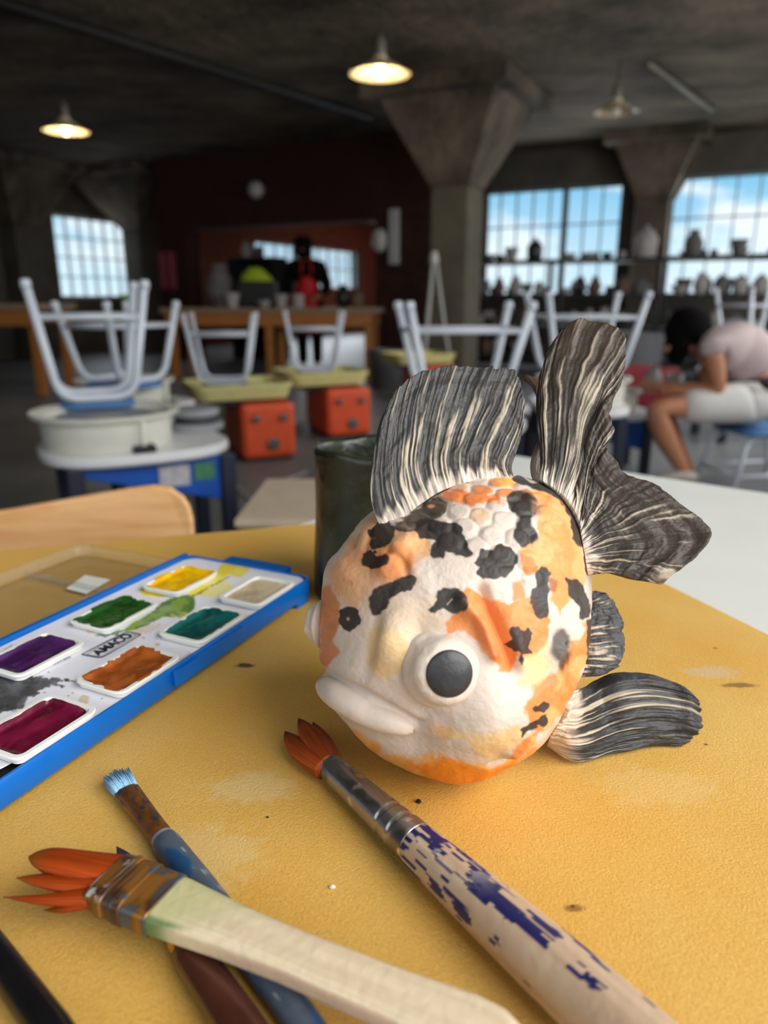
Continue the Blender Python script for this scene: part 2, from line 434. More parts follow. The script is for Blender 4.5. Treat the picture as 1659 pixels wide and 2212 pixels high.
# pipes on the ceiling
def pipe(label, p0, p1, r, m):
    a, b = on_z(*p0, CEIL - r - .005), on_z(*p1, CEIL - r - .005)
    return tag(MB().tube([a, (a + b) / 2, b], r, 10).build('ceiling_pipe', m, smooth=True), label, 'pipe')
M_dark = mat('black_iron', (24, 23, 22), 0.6, 0.1)
M_galv = mat('galvanised', (120, 116, 108), 0.5, 0.1, metal=0.3)
pipe('long black pipe running diagonally under the ceiling on the left', (-80, -20), (800, 255), 0.04, M_dark)
pipe('short pale conduit fixed under the ceiling between lamps and right windows', (1400, 138), (1540, 238), 0.025, M_galv)
# pendant lamps
M_shade = bpy.data.materials.new('cream_enamel'); M_shade.use_nodes = True
_p = M_shade.node_tree.nodes['Principled BSDF']; _p.inputs['Base Color'].default_value = (0.72, 0.6, 0.42, 1); _p.inputs['Roughness'].default_value = 0.35
M_bulb = emit_mat('bulb_glow', (1.0, 0.82, 0.42), 9.0)
M_bulb_off = mat('bulb_unlit', (210, 205, 190), 0.2)
def pendant(px, py, Y, lit, label, r=0.2):
    p = on_y(px, py, Y)
    o = thing('pendant_lamp', label, 'lamp', p)
    z = lambda q: q
    prof = [(r, 0), (r - .012, .006), (r * .6, .05), (.06, .085), (.05, .11), (.044, .11), (.054, .083), (r * .58, .046), (r - .02, 0.002)]
    MB().lathe([(a, b) for a, b in prof], 40, cap=False).build('lamp_shade', M_shade, o, local=True, smooth=True, auto=50)
    MB().lathe([(.036, .10), (.04, .11), (.04, .2), (.02, .24), (.012, .25)], 16).build('socket', M_galv, o, local=True, smooth=True, auto=40)
    MB().tube([(0, 0, .24), (0, 0, (CEIL - p[2]) / 2), (0, 0, CEIL - p[2])], 0.006, 8).build('cord', M_dark, o, local=True)
    MB().lathe([(.012, .10), (.02, .08), (.04, .035), (.043, .015), (.034, -.012), (.012, -.026)], 20).build('bulb', M_bulb if lit else M_bulb_off, o, local=True, smooth=True)
    if lit:
        l = bpy.data.lights.new('bulb_light', 'POINT'); l.energy = 7; l.color = (1, 0.78, 0.45); l.shadow_soft_size = 0.045
        lo = bpy.data.objects.new('bulb_light', l); COL.objects.link(lo); lo.parent = o; lo.location = (0, 0, -0.06)
    return o
pendant(821, 160, 5.9, True, 'lit cream enamel pendant lamp nearest the concrete column', 0.22)
pendant(143, 284, 7.3, True, 'lit cream enamel pendant lamp above the left wall window')
pendant(1330, 243, 7.5, False, 'unlit dull pendant lamp in front of the right windows')
# round wall light on the partition, white fittings near the hatch
M_off = mat('off_white', (196, 196, 196), 0.5, 0.06)
u_, v_, z_ = on_u(560, 412, PU - .05)
o = thing('wall_lamp', 'round pale globe lamp fixed on the dark brick above the hatch', 'lamp', uv(PU - .003, v_, z_), ROT)
MB().lathe([(.06, 0), (.07, .01), (.07, .03), (.05, .04)], 24, axis=(0, -1, 0)).build('base', M_galv, o, local=True, smooth=True, auto=40)
MB().lathe([(.05, .035), (.1, .07), (.12, .13), (.1, .19), (.05, .225), (.01, .235)], 24, axis=(0, -1, 0)).build('globe', M_off, o, local=True, smooth=True)
u_, v_, z_ = on_u(829, 520, PU - .05)
o = thing('globe_lantern', 'white oval lantern hanging beside the right jamb of the hatch', 'lantern', uv(PU - .18, v_, z_))
MB().lathe([(.02, -.15), (.07, -.13), (.095, -.06), (.1, .02), (.085, .1), (.04, .14)], 20).build('shade', M_off, o, local=True, smooth=True)
MB().tube([(0, 0, .14), (0, 0, .6), (0, 0, CEIL - z_)], .005, 6).build('cord', M_dark, o, local=True)
u_, v_, z_ = on_u(852, 510, PU - .02)
tag(MB().uvbox(PU - .06, PU - .001, v_ - .07, v_ + .07, z_ - .36, z_ + .34).build('fuse_box', M_off, bevel=.01), 'tall narrow pale box fixed to the brick beside the oval lantern', 'box')
u_, v_, z_ = on_u(365, 585, PU - .02)
o = thing('wall_cloth', 'dull pink towel hanging on the brick left of the hatch', 'towel', uv(PU - .03, v_, z_), ROT)
G = np.array([[(x, -.02 - .02 * math.sin(x * 34), z) for z in np.linspace(-.29, .29, 8)] for x in np.linspace(-.15, .15, 24)])
tw = MB().grid(G).build('cloth', mat('pink_cloth', (150, 62, 74), 0.9, 0.1), o, local=True, smooth=True); sm = tw.modifiers.new('s', 'SOLIDIFY'); sm.thickness = .012
MB().tube([(-.17, 0.02, .3), (0, 0.0, .3), (.17, 0.02, .3)], .01, 8).build('rail', M_dark, o, local=True)

# outside: ground and trees beyond the left window
M_ground = mat('meadow', (120, 132, 70), 0.95, 0.2, 0.3)
struct(MB().uvbox(-90, 140, -120, 160, -6.2, -6.0).build('ground', M_ground))
M_leaf = mat('yellow_green_leaves', (176, 196, 70), 0.8, 0.25, 2.5)  # yellow green, tone varied at random
M_bark = mat('bark', (90, 74, 56), 0.9, 0.2)
def tree(px, py, v, rad, label):
    u, vv, z = on_v(px, py, v); rnd = random.Random(px)
    o = thing('tree', label, 'tree', uv(u, v, -6))
    top = z + 6
    b = MB(); r2 = np.random.RandomState(px)
    for k in range(34):
        a, e = rnd.uniform(0, 6.28), rnd.uniform(-.6, 1.0); q = rad * rnd.uniform(.35, .8)
        cx, cy, cz = math.cos(a) * q, math.sin(a) * q, top - rad * .95 + e * rad * .5; s = rad * rnd.uniform(.25, .4)
        pr = [(s * math.sin(t) * (1 + .15 * rnd.random()), -s * math.cos(t)) for t in np.linspace(.15, 2.99, 7)]
        b.lathe(pr, 9, (cx, cy, cz))
    b.build('crown', M_leaf, o, local=True, smooth=True)
    MB().tube([(0, 0, 0), (.1, 0, (top - rad) / 2), (0, .05, top - rad * .6)], [.28, .2, .12], 9).build('trunk', M_bark, o, local=True)
tree(150, 628, 22, 2.4, 'yellow green tree low behind the left side of the left wall window')
tree(262, 626, 29, 2.4, 'yellow green tree low behind the right side of the left wall window')
tree(205, 636, 38, 2.6, 'farther yellow green tree in the middle of the left wall window')

# ================================================================== FURNITURE OF THE HALL
M_tube = mat('pale_grey_tube', (206, 212, 222), 0.35)
M_blue_seat = mat('blue_seat', (72, 116, 168), 0.5, 0.05)
M_rub = mat('black_rubber', (26, 26, 28), 0.7)
def arc_path(pts, r, n=6):
    """polyline with rounded corners"""
    P = [Vector(p) for p in pts]; out = [P[0]]
    for i in range(1, len(P) - 1):
        a, b = (P[i - 1] - P[i]).normalized(), (P[i + 1] - P[i]).normalized()
        s, e = P[i] + a * r, P[i] + b * r
        for k in range(n + 1):
            t = k / n; out.append(s * (1 - t) ** 2 + P[i] * 2 * t * (1 - t) + e * t * t)
    out.append(P[-1]); return out
def build_stool(label, loc, rz, hgt=0.43, w=0.42, group=None, seat_w=0.33, upside=True, leg_gap=0.13):
    """a stool standing on its seat, legs in the air (or upright)"""
    o = thing('stool', label, 'stool', loc, rz, group)
    f = (lambda z: z) if upside else (lambda z: hgt - z)
    sb = MB().prism(rrect(seat_w, seat_w, .06), min(f(0), f(.022)), max(f(0), f(.022)), .004); sb.build('seat', M_blue_seat, o, local=True, smooth=True, auto=40)
    for sy in (-1, 1):
        yb, yt = sy * leg_gap, sy * (leg_gap + .045)
        xb = w * .335
        pts = [(-w / 2, yt, f(hgt - .012)), (-xb, yb, f(.036)), (xb, yb, f(.036)), (w / 2, yt, f(hgt - .012))]
        MB().tube(arc_path(pts, .07), .0145, 10).build('leg_frame', M_tube, o, local=True, smooth=True)
        k = 0.72; xs = xb + (w / 2 - xb) * k; ys = yb + (yt - yb) * k; zz = f(.036 + (hgt - .05) * k)
        MB().tube([(-xs, ys, zz), (0, ys, zz), (xs, ys, zz)], .010, 8).build('stretcher', M_tube, o, local=True, smooth=True)
        for sx in (-1, 1):
            MB().tube([(sx * w / 2, yt, f(hgt - .03)), (sx * w / 2, yt, f(hgt - .012)), (sx * w / 2, yt, f(hgt))], [.0165, .0175, .013], 10).build('foot', M_tube, o, local=True, smooth=True)
    for sx in (-1, 1):
        MB().tube([(sx * xs, -ys, zz - .0), (sx * xs, 0, zz), (sx * xs, ys, zz)], .010, 8).build('stretcher', M_tube, o, local=True, smooth=True)
    return o

M_slab = mat('white_laminate', (224, 224, 226), 0.35, 0.03)
M_pan = mat('cream_plastic', (216, 214, 202), 0.45, 0.04)
M_bluemetal = mat('blue_enamel', (18, 78, 168), 0.4, 0.08)
M_navy = mat('navy_legs', (22, 28, 48), 0.5)
M_stick1 = mat('pale_label', (176, 172, 176), 0.5, 0.2, 60)
M_stick2 = mat('green_label', (60, 120, 84), 0.5, 0.2, 60)
M_alu = mat('wheel_head_metal', (150, 152, 156), 0.4, metal=0.6)
def potters_wheel(label, loc, rz, length=0.62, wid=0.5, pan_off=-0.1, pan_r=0.22, zt=.50, panel=True, group=None):
    """white topped wheel with a round splash pan; local x along the slab"""
    o = thing('pottery_wheel', label, 'pottery wheel', loc, rz, group)
    ell = []
    for k in range(40):
        a = 2 * math.pi * k / 40; ca, sa = math.cos(a), math.sin(a)
        ell.append((length / 2 * math.copysign(abs(ca) ** .7, ca), wid / 2 * math.copysign(abs(sa) ** .7, sa)))
    MB().prism(ell, zt - .035, zt, .008).build('slab', M_slab, o, local=True, smooth=True, auto=40)
    r = pan_r; x0 = pan_off; y0 = -.02
    prof = [(r * .2, zt + .004), (r * .93, zt + .001), (r * .95, zt + .01), (r * .97, zt + .095), (r * 1.09, zt + .105), (r * 1.1, zt + .118), (r * 1.06, zt + .118), (r * .93, zt + .105), (r * .9, zt + .012), (r * .2, zt + .01)]
    pan = MB().lathe(prof, 48, (x0, y0, 0)).build('splash_pan', M_pan, o, local=True, smooth=True, auto=40)
    MB().box((x0 + r * .35, y0 - r * .93, zt + .012), (.07, .05, .022)).build('pan_latch', M_rub, pan, local=True, bevel=.004)
    MB().box((x0 + r * .35, y0 - r * .92, zt + .06), (.012, .03, .09)).build('pan_seam', M_pan, pan, local=True)
    MB().lathe([(.03, zt + .01), (.03, zt + .075), (r * .72, zt + .08), (r * .73, zt + .098), (.01, zt + .1)], 40, (x0, y0, 0)).build('wheel_head', M_alu, o, local=True, smooth=True, auto=40)
    # slanted blue apron under the slab
    a, b, d = -length * .36, length * .4, wid * .36
    vs = [(a, -d, zt - .036), (b, -d, zt - .036), (b, d, zt - .036), (a, d, zt - .036), (a + .02, -d, zt - .075), (b, -d, zt - min(.2, zt * .6)), (b, d, zt - min(.2, zt * .6)), (a + .02, d, zt - .075)]
    MB().add(vs, [(0, 1, 2, 3), (7, 6, 5, 4), (0, 4, 5, 1), (1, 5, 6, 2), (2, 6, 7, 3), (3, 7, 4, 0)]).build('body', M_bluemetal, o, local=True, bevel=.006)
    if panel: MB().box((b - .16, -d - .003, zt - .095), (.1, .006, .07)).build('control_panel', M_stick1, o, local=True)
    if panel: MB().box((b - .06, -d - .003, zt - .09), (.07, .006, .06)).build('label', M_stick2, o, local=True)
    for sx in (a + .0, b + .02):
        for sy in (-d, d):
            MB().box((sx, sy, (zt - .036) / 2), (.05, .05, zt - .036)).build('leg', M_navy, o, local=True, bevel=.005)
    return o
M_orange = mat('orange_enamel', (226, 84, 40), 0.45, 0.06)
M_yel = mat('cream_yellow_plastic', (208, 198, 132), 0.5, 0.05)
M_knob = mat('grey_knob', (92, 84, 86), 0.4)
def orange_wheel(label, loc, rz, s=1.0, group=None):
    """boxy orange kick-wheel with a shallow yellow tray"""
    o = thing('pottery_wheel', label, 'pottery wheel', loc, rz, group)
    MB().box((.13 * s, -.02 * s, .19 * s), (.34 * s, .5 * s, .34 * s)).build('body', M_orange, o, local=True, bevel=.035 * s)
    MB().box((.13 * s, -.02 * s, .01), (.3 * s, .44 * s, .02)).build('plinth', M_rub, o, local=True)
    for dx, dz in ((-.08, .27), (.09, .27)):
        MB().lathe([(.024 * s, 0), (.024 * s, .02), (.012 * s, .024)], 16, (.13 * s + dx * s, -.27 * s, dz * s), (0, -1, 0)).build('knob', M_knob, o, local=True, smooth=True, auto=40)
    MB().lathe([(.04 * s, 0), (.04 * s, .012), (.02 * s, .018), (.004, .018)], 20, (.13 * s + .02 * s, -.27 * s, .11 * s), (0, -1, 0)).build('dial', M_knob, o, local=True, smooth=True, auto=40)
    z0, z1 = .375 * s, .475 * s
    out = lambda k, z: [(x, y, z) for x, y in rrect(.62 * s * k, .5 * s * k, .08 * s)]
    rings = [out(.8, z0), out(.92, z0 + .01), out(.97, z1 - .03), out(1.0, z1 - .028), out(1.0, z1), out(.96, z1), out(.9, z0 + .02), out(.6, z0 + .018)]
    n = len(rings[0]); vs = [p for r in rings for p in r]; fs = [tuple(range(n))[::-1], tuple(range((len(rings) - 1) * n, len(rings) * n))]
    for j in range(len(rings) - 1):
        for k in range(n): fs.append((j * n + k, j * n + (k + 1) % n, (j + 1) * n + (k + 1) % n, (j + 1) * n + k))
    MB().add(vs, fs).build('splash_tray', M_yel, o, local=True, smooth=True, auto=35)
    MB().box((.02 * s, 0, (z0 + .358 * s) / 2), (.4 * s, .36 * s, z0 - .34 * s)).build('tray_support', M_rub, o, local=True)
    MB().lathe([(.03, z0 + .016), (.03, z0 + .05), (.15 * s, z0 + .055), (.15 * s, z0 + .07), (.01, z0 + .07)], 32).build('wheel_head', M_alu, o, local=True, smooth=True, auto=40)
    return o

# left wheel with two stools upside down in its pan and on the next wheel
pA = on_z(80, 970, .5); pB = on_z(478, 935, .5); mid = (pA + pB) / 2
wr = math.atan2(pB[1] - pA[1], pB[0] - pA[0])
potters_wheel('white topped blue pottery wheel nearest the wooden chair back', (mid[0], mid[1], 0), wr, length=np.linalg.norm(pB - pA), wid=.52, pan_off=-.085, pan_r=.215)
pc = on_z(205, 876, .6)
build_stool('nearest upturned tubular stool, standing in the cream pan beside the left window', (pc[0] + .0, pc[1] + .02, .601), wr - .06, .43, .365, seat_w=.25, leg_gap=.1)
pw2 = on_z(300, 868, .55)
potters_wheel('second white topped pottery wheel half hidden behind the nearest one', (pw2[0] - .16, pw2[1] + .32, 0), wr + .5, .62, .46, pan_off=-.02, pan_r=.2)
p2 = on_z(258, 840, .6)
build_stool('upturned stool on the half hidden wheel behind the nearest stool', (p2[0], p2[1] + .07, .601), wr + .55, .36, .37, seat_w=.26, leg_gap=.11)
# grey bats lying on the right end of the left slab
M_bat = mat('grey_bat', (150, 154, 158), 0.6, 0.1); M_batd = mat('dark_bat', (58, 60, 62), 0.6, 0.1)
pb_ = on_z(425, 925, .5)
for k, (m_, r_, lab) in enumerate(((M_bat, .1, 'grey round bat lowest of the stack beside the cream pan'), (M_batd, .085, 'dark round bat in the middle of the stack beside the cream pan'), (M_bat, .09, 'grey round bat topmost of the stack beside the cream pan'))):
    z0 = .5005 + .026 * k
    tag(MB().lathe([(r_ - .004, z0), (r_, z0 + .004), (r_, z0 + .021), (r_ - .004, z0 + .025)], 32, (pb_[0] + (.0, .006, -.004)[k], pb_[1], 0)).build('bat', m_, smooth=True, auto=40), lab, 'bat', 'bats stacked on the left wheel')
# the orange wheels
GR = 'orange wheels with yellow trays'
q = on_z(548, 1005, 0); orange_wheel('orange pottery wheel with yellow tray nearer to the blue wheel', (q[0] - .14, q[1] + .3, 0), .42, 1.0, GR)
s1 = on_z(466, 838, .46); 
build_stool('upturned pale stool on the yellow tray of the nearer orange wheel', (q[0] - .2, q[1] + .26, .447), .12, .44, .40, seat_w=.26)
q2 = on_z(716, 953, 0); orange_wheel('orange pottery wheel with yellow tray behind the green tumbler', (q2[0] - .1, q2[1] + .3, 0), .42, 1.0, GR)
build_stool('upturned pale stool on the yellow tray above the green tumbler', (q2[0] - .13, q2[1] + .26, .447), .12, .44, .40, seat_w=.26)
q3 = on_z(950, 880, 0); orange_wheel('orange pottery wheel with yellow tray behind the dorsal fin', (q3[0] - .2, q3[1] + .35, 0), .42, 1.0, GR)
# wheels on the right of the aisle
q4 = on_z(985, 868, .6)
potters_wheel('blue pottery wheel hidden behind the fish fins, stool in its pan', (q4[0] + .03, q4[1] + .15, 0), 1.2, .62, .5, -.1, .215)
build_stool('upturned pale stool rising between the dorsal fin and the tail fin', (q4[0] + .015, q4[1] + .02, .601), .12, .36, .43, seat_w=.27, leg_gap=.1)
q5 = on_z(1270, 868, .6)
WHX, WHY = on_y(1258, 880, 4.15)[0], 4.15
potters_wheel('blue pottery wheel at which the seated person works', (WHX, WHY, 0), -.03, .76, .5, .1, .2, zt=.36, panel=False)
potters_wheel('blue pottery wheel behind the upper tail fin with a stool on it', (on_y(1252, 800, 3.45)[0], 3.45, 0), 1.5, .62, .44, 0, .2)
q6 = on_y(1250, 800, q5[1] + 1.25)
build_stool('upturned pale stool behind the upper tail fin of the fish', (on_y(1252, 800, 3.45)[0], 3.45, .601), .1, .40, .45, seat_w=.27, leg_gap=.12)
build_stool('upturned pale stool behind the back of the seated person', (on_y(1625, 760, 5.2)[0], 5.2, .62), .25, .42, .44, seat_w=.28)
potters_wheel('blue pottery wheel behind the back of the seated person', (on_y(1625, 760, 5.2)[0], 5.2, 0), .1, .7, .5, 0, .215)

# work tables of orange wood
M_wood = mat('orange_wood', (176, 112, 52), 0.5, 0.15, 6, stretch=(1, 6, 6))
M_woodd = mat('brown_wood', (112, 66, 32), 0.6, 0.2, 6)
def work_table(label, a, b, depth, z, leg_in=.2, mids=0):
    """a, b: front corners on the floor plan"""
    a, b = np.array(a[:2]), np.array(b[:2]); d = b - a; L = np.linalg.norm(d); rz = math.atan2(d[1], d[0]); n = np.array([-d[1], d[0]]) / L
    c = (a + b) / 2 + n * depth / 2
    o = thing('work_table', label, 'table', (c[0], c[1], 0), rz)
    MB().box((0, 0, z - .03), (L, depth, .06)).build('tabletop', mat('tabletop_grey', (150, 128, 106), .6, .1), o, local=True, bevel=.004)
    MB().box((0, -depth / 2 + .05, z - .14), (L - .12, .04, .15)).build('apron', M_wood, o, local=True)
    MB().box((0, depth / 2 - .05, z - .14), (L - .12, .04, .15)).build('apron', M_wood, o, local=True)
    xs = [-L / 2 + leg_in, L / 2 - leg_in] + [(-L / 2 + L * (k + 1) / (mids + 1)) for k in range(mids)]
    for x in xs:
        for y in (-depth / 2 + .1, depth / 2 - .1):
            MB().box((x, y, (z - .06) / 2), (.09, .09, z - .06)).build('leg', M_wood, o, local=True, bevel=.006)
    return o
ta, tb = on_y(345, 690, 9.3), on_y(815, 690, 9.0)
work_table('long orange wood work table in front of the person in the red apron', ta, tb, .8, .86, .12, 1)
ta, tb = on_y(-260, 670, 7.5), on_y(86, 670, 7.5)
work_table('orange wood work table at the left edge under the dark wall', ta, tb, .9, .92, .12)

# shelving in front of the right-hand windows, every pot a thing
M_shelf = mat('dark_shelf', (34, 36, 40), 0.6, 0.1)
SU = 10.15
sv0, sv1 = 0.05, 4.12
so = thing('shelving_rack', 'long dark shelving rack crowded with pots under the right windows', 'shelving', uv(SU, (sv0 + sv1) / 2, 0), ROT)
LEV = [0.22, 0.62, 1.02, 1.46]
hw = (sv1 - sv0) / 2
for z in LEV: MB().box((0, 0, z - .02), (2 * hw, .55, .04)).build('shelf', M_shelf, so, local=True)
for x in (-hw + .03, -hw / 3, hw / 3, hw - .03):
    for y in (-.25, .25): MB().box((x, y, .72), (.05, .05, 1.44)).build('post', M_shelf, so, local=True)
P_TYPES = {
    'bowl': [(.045, 0), (.05, .008), (.09, .06), (.11, .1), (.105, .1), (.085, .06), (.04, .015)],
    'mug': [(.04, 0), (.045, .006), (.046, .1), (.042, .1), (.04, .012)],
    'vase': [(.045, 0), (.075, .05), (.085, .11), (.06, .17), (.04, .2), (.05, .23), (.044, .23), (.034, .2), (.05, .16), (.07, .1), (.03, .012)],
    'jar': [(.06, 0), (.075, .02), (.08, .13), (.06, .16), (.05, .165), (.06, .175), (.03, .19), (.012, .2), (.018, .215), (.006, .22)],
    'plate': [(.06, 0), (.065, .006), (.13, .02), (.13, .025), (.06, .012)],
    'planter': [(.06, 0), (.09, .15), (.098, .15), (.098, .175), (.088, .175), (.08, .15), (.05, .015)],
}
M_pots = {'pale': mat('pale_bisque', (172, 166, 164), 0.8, 0.1), 'grey': mat('grey_clay', (104, 102, 102), 0.85, 0.15), 'dark': mat('dark_glaze', (36, 36, 38), 0.35, 0.1), 'brown': mat('brown_clay', (108, 84, 70), 0.8, 0.12)}
pot_protos = {}
def pot(kind, tone, loc, label, group, s=1.0):
    key = (kind, tone)
    if key not in pot_protos:
        o = MB().lathe(P_TYPES[kind], 20).build(kind, M_pots[tone], smooth=True, auto=45); pot_protos[key] = o
    else:
        o = pot_protos[key].copy(); COL.objects.link(o)
    o.location = loc; o.scale = (s, s, s); tag(o, label, kind, group); return o
shelf_pots = {}
rnd = random.Random(5)
SHN = {LEV[0]: 'lowest', LEV[1]: 'second lowest', LEV[2]: 'middle', LEV[3]: 'top'}
special = [(1108, 'planter', 'pale', 1.0, 'pale pot at the left end of the top shelf before the window'),
           (1158, 'jar', 'dark', 1.35, 'black domed jar standing on the top shelf against the left far window'),
           (1395, 'jar', 'pale', 1.75, 'big pale lidded jar on the top shelf before the window pier'),
           (1497, 'vase', 'grey', 1.35, 'tall grey vase on the top shelf against the right far window'),
           (1595, 'planter', 'grey', 1.05, 'squat grey planter on the top shelf near the right edge')]
sp_v = []
for px, kind, tone, s, lab in special:
    u, v, z = on_u(px, 550, SU - .05); sp_v.append(v)
    pot(kind, tone, uv(SU - .11, v, LEV[3] + .0005), lab, None, s)
for z in LEV:
    tones = ['grey', 'grey', 'dark', 'brown', 'pale', 'pale']
    for row, uo in ((0, -.14), (1, .13)):
        v = sv0 + .12 + (.1 if row else 0)
        while v < sv1 - .12:
            if z == LEV[3]: kind = rnd.choice(['bowl', 'bowl', 'plate', 'mug', 'bowl']); s = rnd.uniform(.7, 1.05)
            else: kind = rnd.choice(['bowl', 'mug', 'vase', 'jar', 'planter', 'bowl']); s = rnd.uniform(.85, 1.12)
            if z == LEV[2] and v < 1.7: s = max(s, 1.1)
            tone = rnd.choice(tones); r = max(p[0] for p in P_TYPES[kind]) * s
            v += r + .01
            post_hit = any(abs(v - (sv0 + hw + hw * k)) < r + .05 for k in (-1, -1 / 3, 1 / 3, 1))
            if post_hit: v += r + .03; continue
            r = min(r, .125)
            if not (z == LEV[3] and row == 0 and any(abs(v - q_) < .22 for q_ in sp_v)) and v < sv1 - .12 and not (z == LEV[3] and row == 1 and rnd.random() < .4):
                nm = '%s %s' % (tone, kind)
                shelf_pots.setdefault((nm, SHN[z]), []).append((v, pot(kind, tone, uv(SU + uo, v, z + .0005), nm, None, s)))
            v += r + rnd.uniform(.01, .05 if z < LEV[3] else .14)
ORD = ['', 'second', 'third', 'fourth', 'fifth', 'sixth', 'seventh', 'eighth', 'ninth', 'tenth']
for (nm, sh), lst in shelf_pots.items():
    lst.sort(key=lambda q: -q[0])
    for i, (_, o) in enumerate(lst):
        a, w = ('only ', '') if len(lst) == 1 else ('leftmost ', '') if i == 0 else ('rightmost ', '') if i == len(lst) - 1 else (ORD[min(i, 9)] + ' ', ' from the left')
        o['label'] = '%s%s%s on the %s shelf of the rack' % (a, nm, w, sh); o['group'] = 'pots on the %s shelf' % sh
# tubs, crates and a stand between the wheels and the rack
def tub(label, px, py, Y, r, h, m, cat='tub'):
    p = on_y(px, py, Y)
    o = thing(cat, label, cat, (p[0], p[1], 0))
    MB().lathe([(r * .8, 0), (r * .85, .01), (r, h), (r * 1.05, h), (r * 1.05, h + .03), (r * .97, h + .03), (r * .94, h), (r * .8, .02)], 28).build('tub_wall', m, o, local=True, smooth=True, auto=45)
    MB().lathe([(r * .93, h * .8), (r * .5, h * .83), (.01, h * .84)], 24).build('clay_slip', M_pots['grey'], o, local=True, smooth=True)
    return o
M_tubg = mat('grey_tub', (92, 92, 96), .5, .1); M_tubw = mat('white_tub', (172, 174, 178), .5, .06); M_red = mat('dull_red_crate', (128, 24, 38), .5, .1)
tub('grey round tub with slip behind the tail fin', 1370, 715, 7.4, .3, .62, M_tubg)
tub('white tall tub beside the dark rack at the right edge', 1600, 700, 8.6, .22, .7, M_tubw)
tub('white bucket on the floor between the two orange wheels', 615, 880, 5.9, .17, .34, M_tubw, 'bucket')
tub('grey bucket standing left of the concrete column', 835, 800, 8.2, .2, .4, M_tubg, 'bucket')
def crate(label, px, py, Y, w, d, h, m, rz=0.2, name='crate'):
    p = on_y(px, py, Y); o = thing(name, label, name, (p[0], p[1], 0), rz); t = .02
    for nm, c, s in (('end_panel', (-w / 2 + t / 2, 0, h / 2), (t, d, h)), ('end_panel', (w / 2 - t / 2, 0, h / 2), (t, d, h)), ('side_panel', (0, -d / 2 + t / 2, h / 2), (w - 2 * t, t, h)), ('side_panel', (0, d / 2 - t / 2, h / 2), (w - 2 * t, t, h)), ('bottom', (0, 0, t / 2), (w - 2 * t, d - 2 * t, t))):
        MB().box(c, s).build(nm, m, o, local=True)
    MB().box((0, -d / 2 - .008, h * .72), (w * .3, .014, .05)).build('handle', M_off, o, local=True, bevel=.004)
    return o
crate('dark red crate standing behind the upper tail fin', 1385, 780, 6.2, .5, .36, .42, M_red)
tag(MB().tube(spline(np.array([on_z(478, 1000, .006), on_z(520, 1060, .006), on_z(575, 1098, .006), on_z(602, 1075, .006), on_z(592, 1045, .006), on_z(636, 1030, .006), on_z(664, 1018, .006)]), 40), .005, 6).build('power_cord', M_off, smooth=True), 'thin pale power cord lying on the floor before the orange wheels', 'cord')
# easel-like stand of thin pale poles leaning by the column
sx = on_y(935, 700, 7.6)
o = thing('tripod_stand', 'thin pale tripod stand folded beside the concrete column', 'stand', (sx[0], sx[1], 0))
for a in (0, 2.1, 4.2):
    MB().tube([(.26 * math.cos(a), .26 * math.sin(a), .0), (.12 * math.cos(a), .12 * math.sin(a), .7), (.02 * math.cos(a), .02 * math.sin(a), 1.35)], .014, 8).build('leg', M_off, o, local=True, smooth=True)
MB().lathe([(.04, 1.3), (.045, 1.34), (.03, 1.42)], 14).build('hub', M_off, o, local=True, smooth=True)

# things on the long work table and in the hatch
M_black = mat('black_plastic', (20, 20, 22), .5, .1); M_lime = mat('lime_bag', (170, 190, 40), .6, .15, 30)
TZ = .8605
def on_table(px, Y=9.55): p = on_y(px, 680, Y); return p[0], p[1]
x, y = on_table(560, 9.62)
o = thing('crate', 'black plastic crate on the long work table under the lime bag', 'crate', (x, y, TZ), .0)
for nm, c, s in (('end_panel', (-.22, 0, .16), (.02, .3, .32)), ('end_panel', (.22, 0, .16), (.02, .3, .32)), ('side_panel', (0, -.14, .16), (.42, .02, .32)), ('side_panel', (0, .14, .16), (.42, .02, .32)), ('bottom', (0, 0, .01), (.42, .26, .02)), ('rim', (0, -.155, .3), (.46, .012, .03))):
    MB().box(c, s).build(nm, M_black, o, local=True)
b = MB(); r2 = np.random.RandomState(3)
prof_ring = []
for j in range(9):
    t = j / 8; w_ = .2 * (1 - .75 * t ** 2) + .02; h_ = .1 * (1 - .6 * t)
    prof_ring.append([(w_ * math.cos(a) * (1 + .12 * math.sin(5 * a + j)) - .04 * t, .12 * math.sin(a) * (1 - .4 * t), .0 + .2 * t + .015 * math.sin(3 * a + 2 * j)) for a in np.linspace(0, 2 * math.pi, 20, endpoint=False)])
vs = [p for r in prof_ring for p in r]; fs = [tuple(range(20))[::-1], tuple(range(160, 180))]
for j in range(8):
    for k in range(20): fs.append((j * 20 + k, j * 20 + (k + 1) % 20, (j + 1) * 20 + (k + 1) % 20, (j + 1) * 20 + k))
bag = tag(MB().add(vs, fs).build('plastic_bag', M_lime, local=True, smooth=True), 'crumpled lime green bag sticking out of the black crate', 'bag'); bag.location = (x, y, TZ + .03 + .25); bag.scale = (.95, .9, 1)
for px, kind, tone, s, lab, Y in ((478, 'vase', 'grey', 2.3, 'large grey pot on the left part of the long work table', 9.7), (503, 'planter', 'pale', 1.0, 'pale planter beside the large grey pot on the work table', 9.25),
                               (572, 'bowl', 'pale', .9, 'pale bowl on the work table in front of the black crate', 9.3), (645, 'mug', 'pale', 1.6, 'first white mug on the work table before the red apron', 9.3),
                               (608, 'planter', 'pale', .9, 'low pale planter on the work table left of the red apron', 9.28), (742, 'vase', 'dark', 1.2, 'dark vase on the right part of the long work table', 9.5), (770, 'jar', 'brown', 1.1, 'brown jar at the right end of the long work table', 9.4)):
    x, y = on_table(px, Y); pot(kind, tone, (x, y, TZ), lab, None, s)
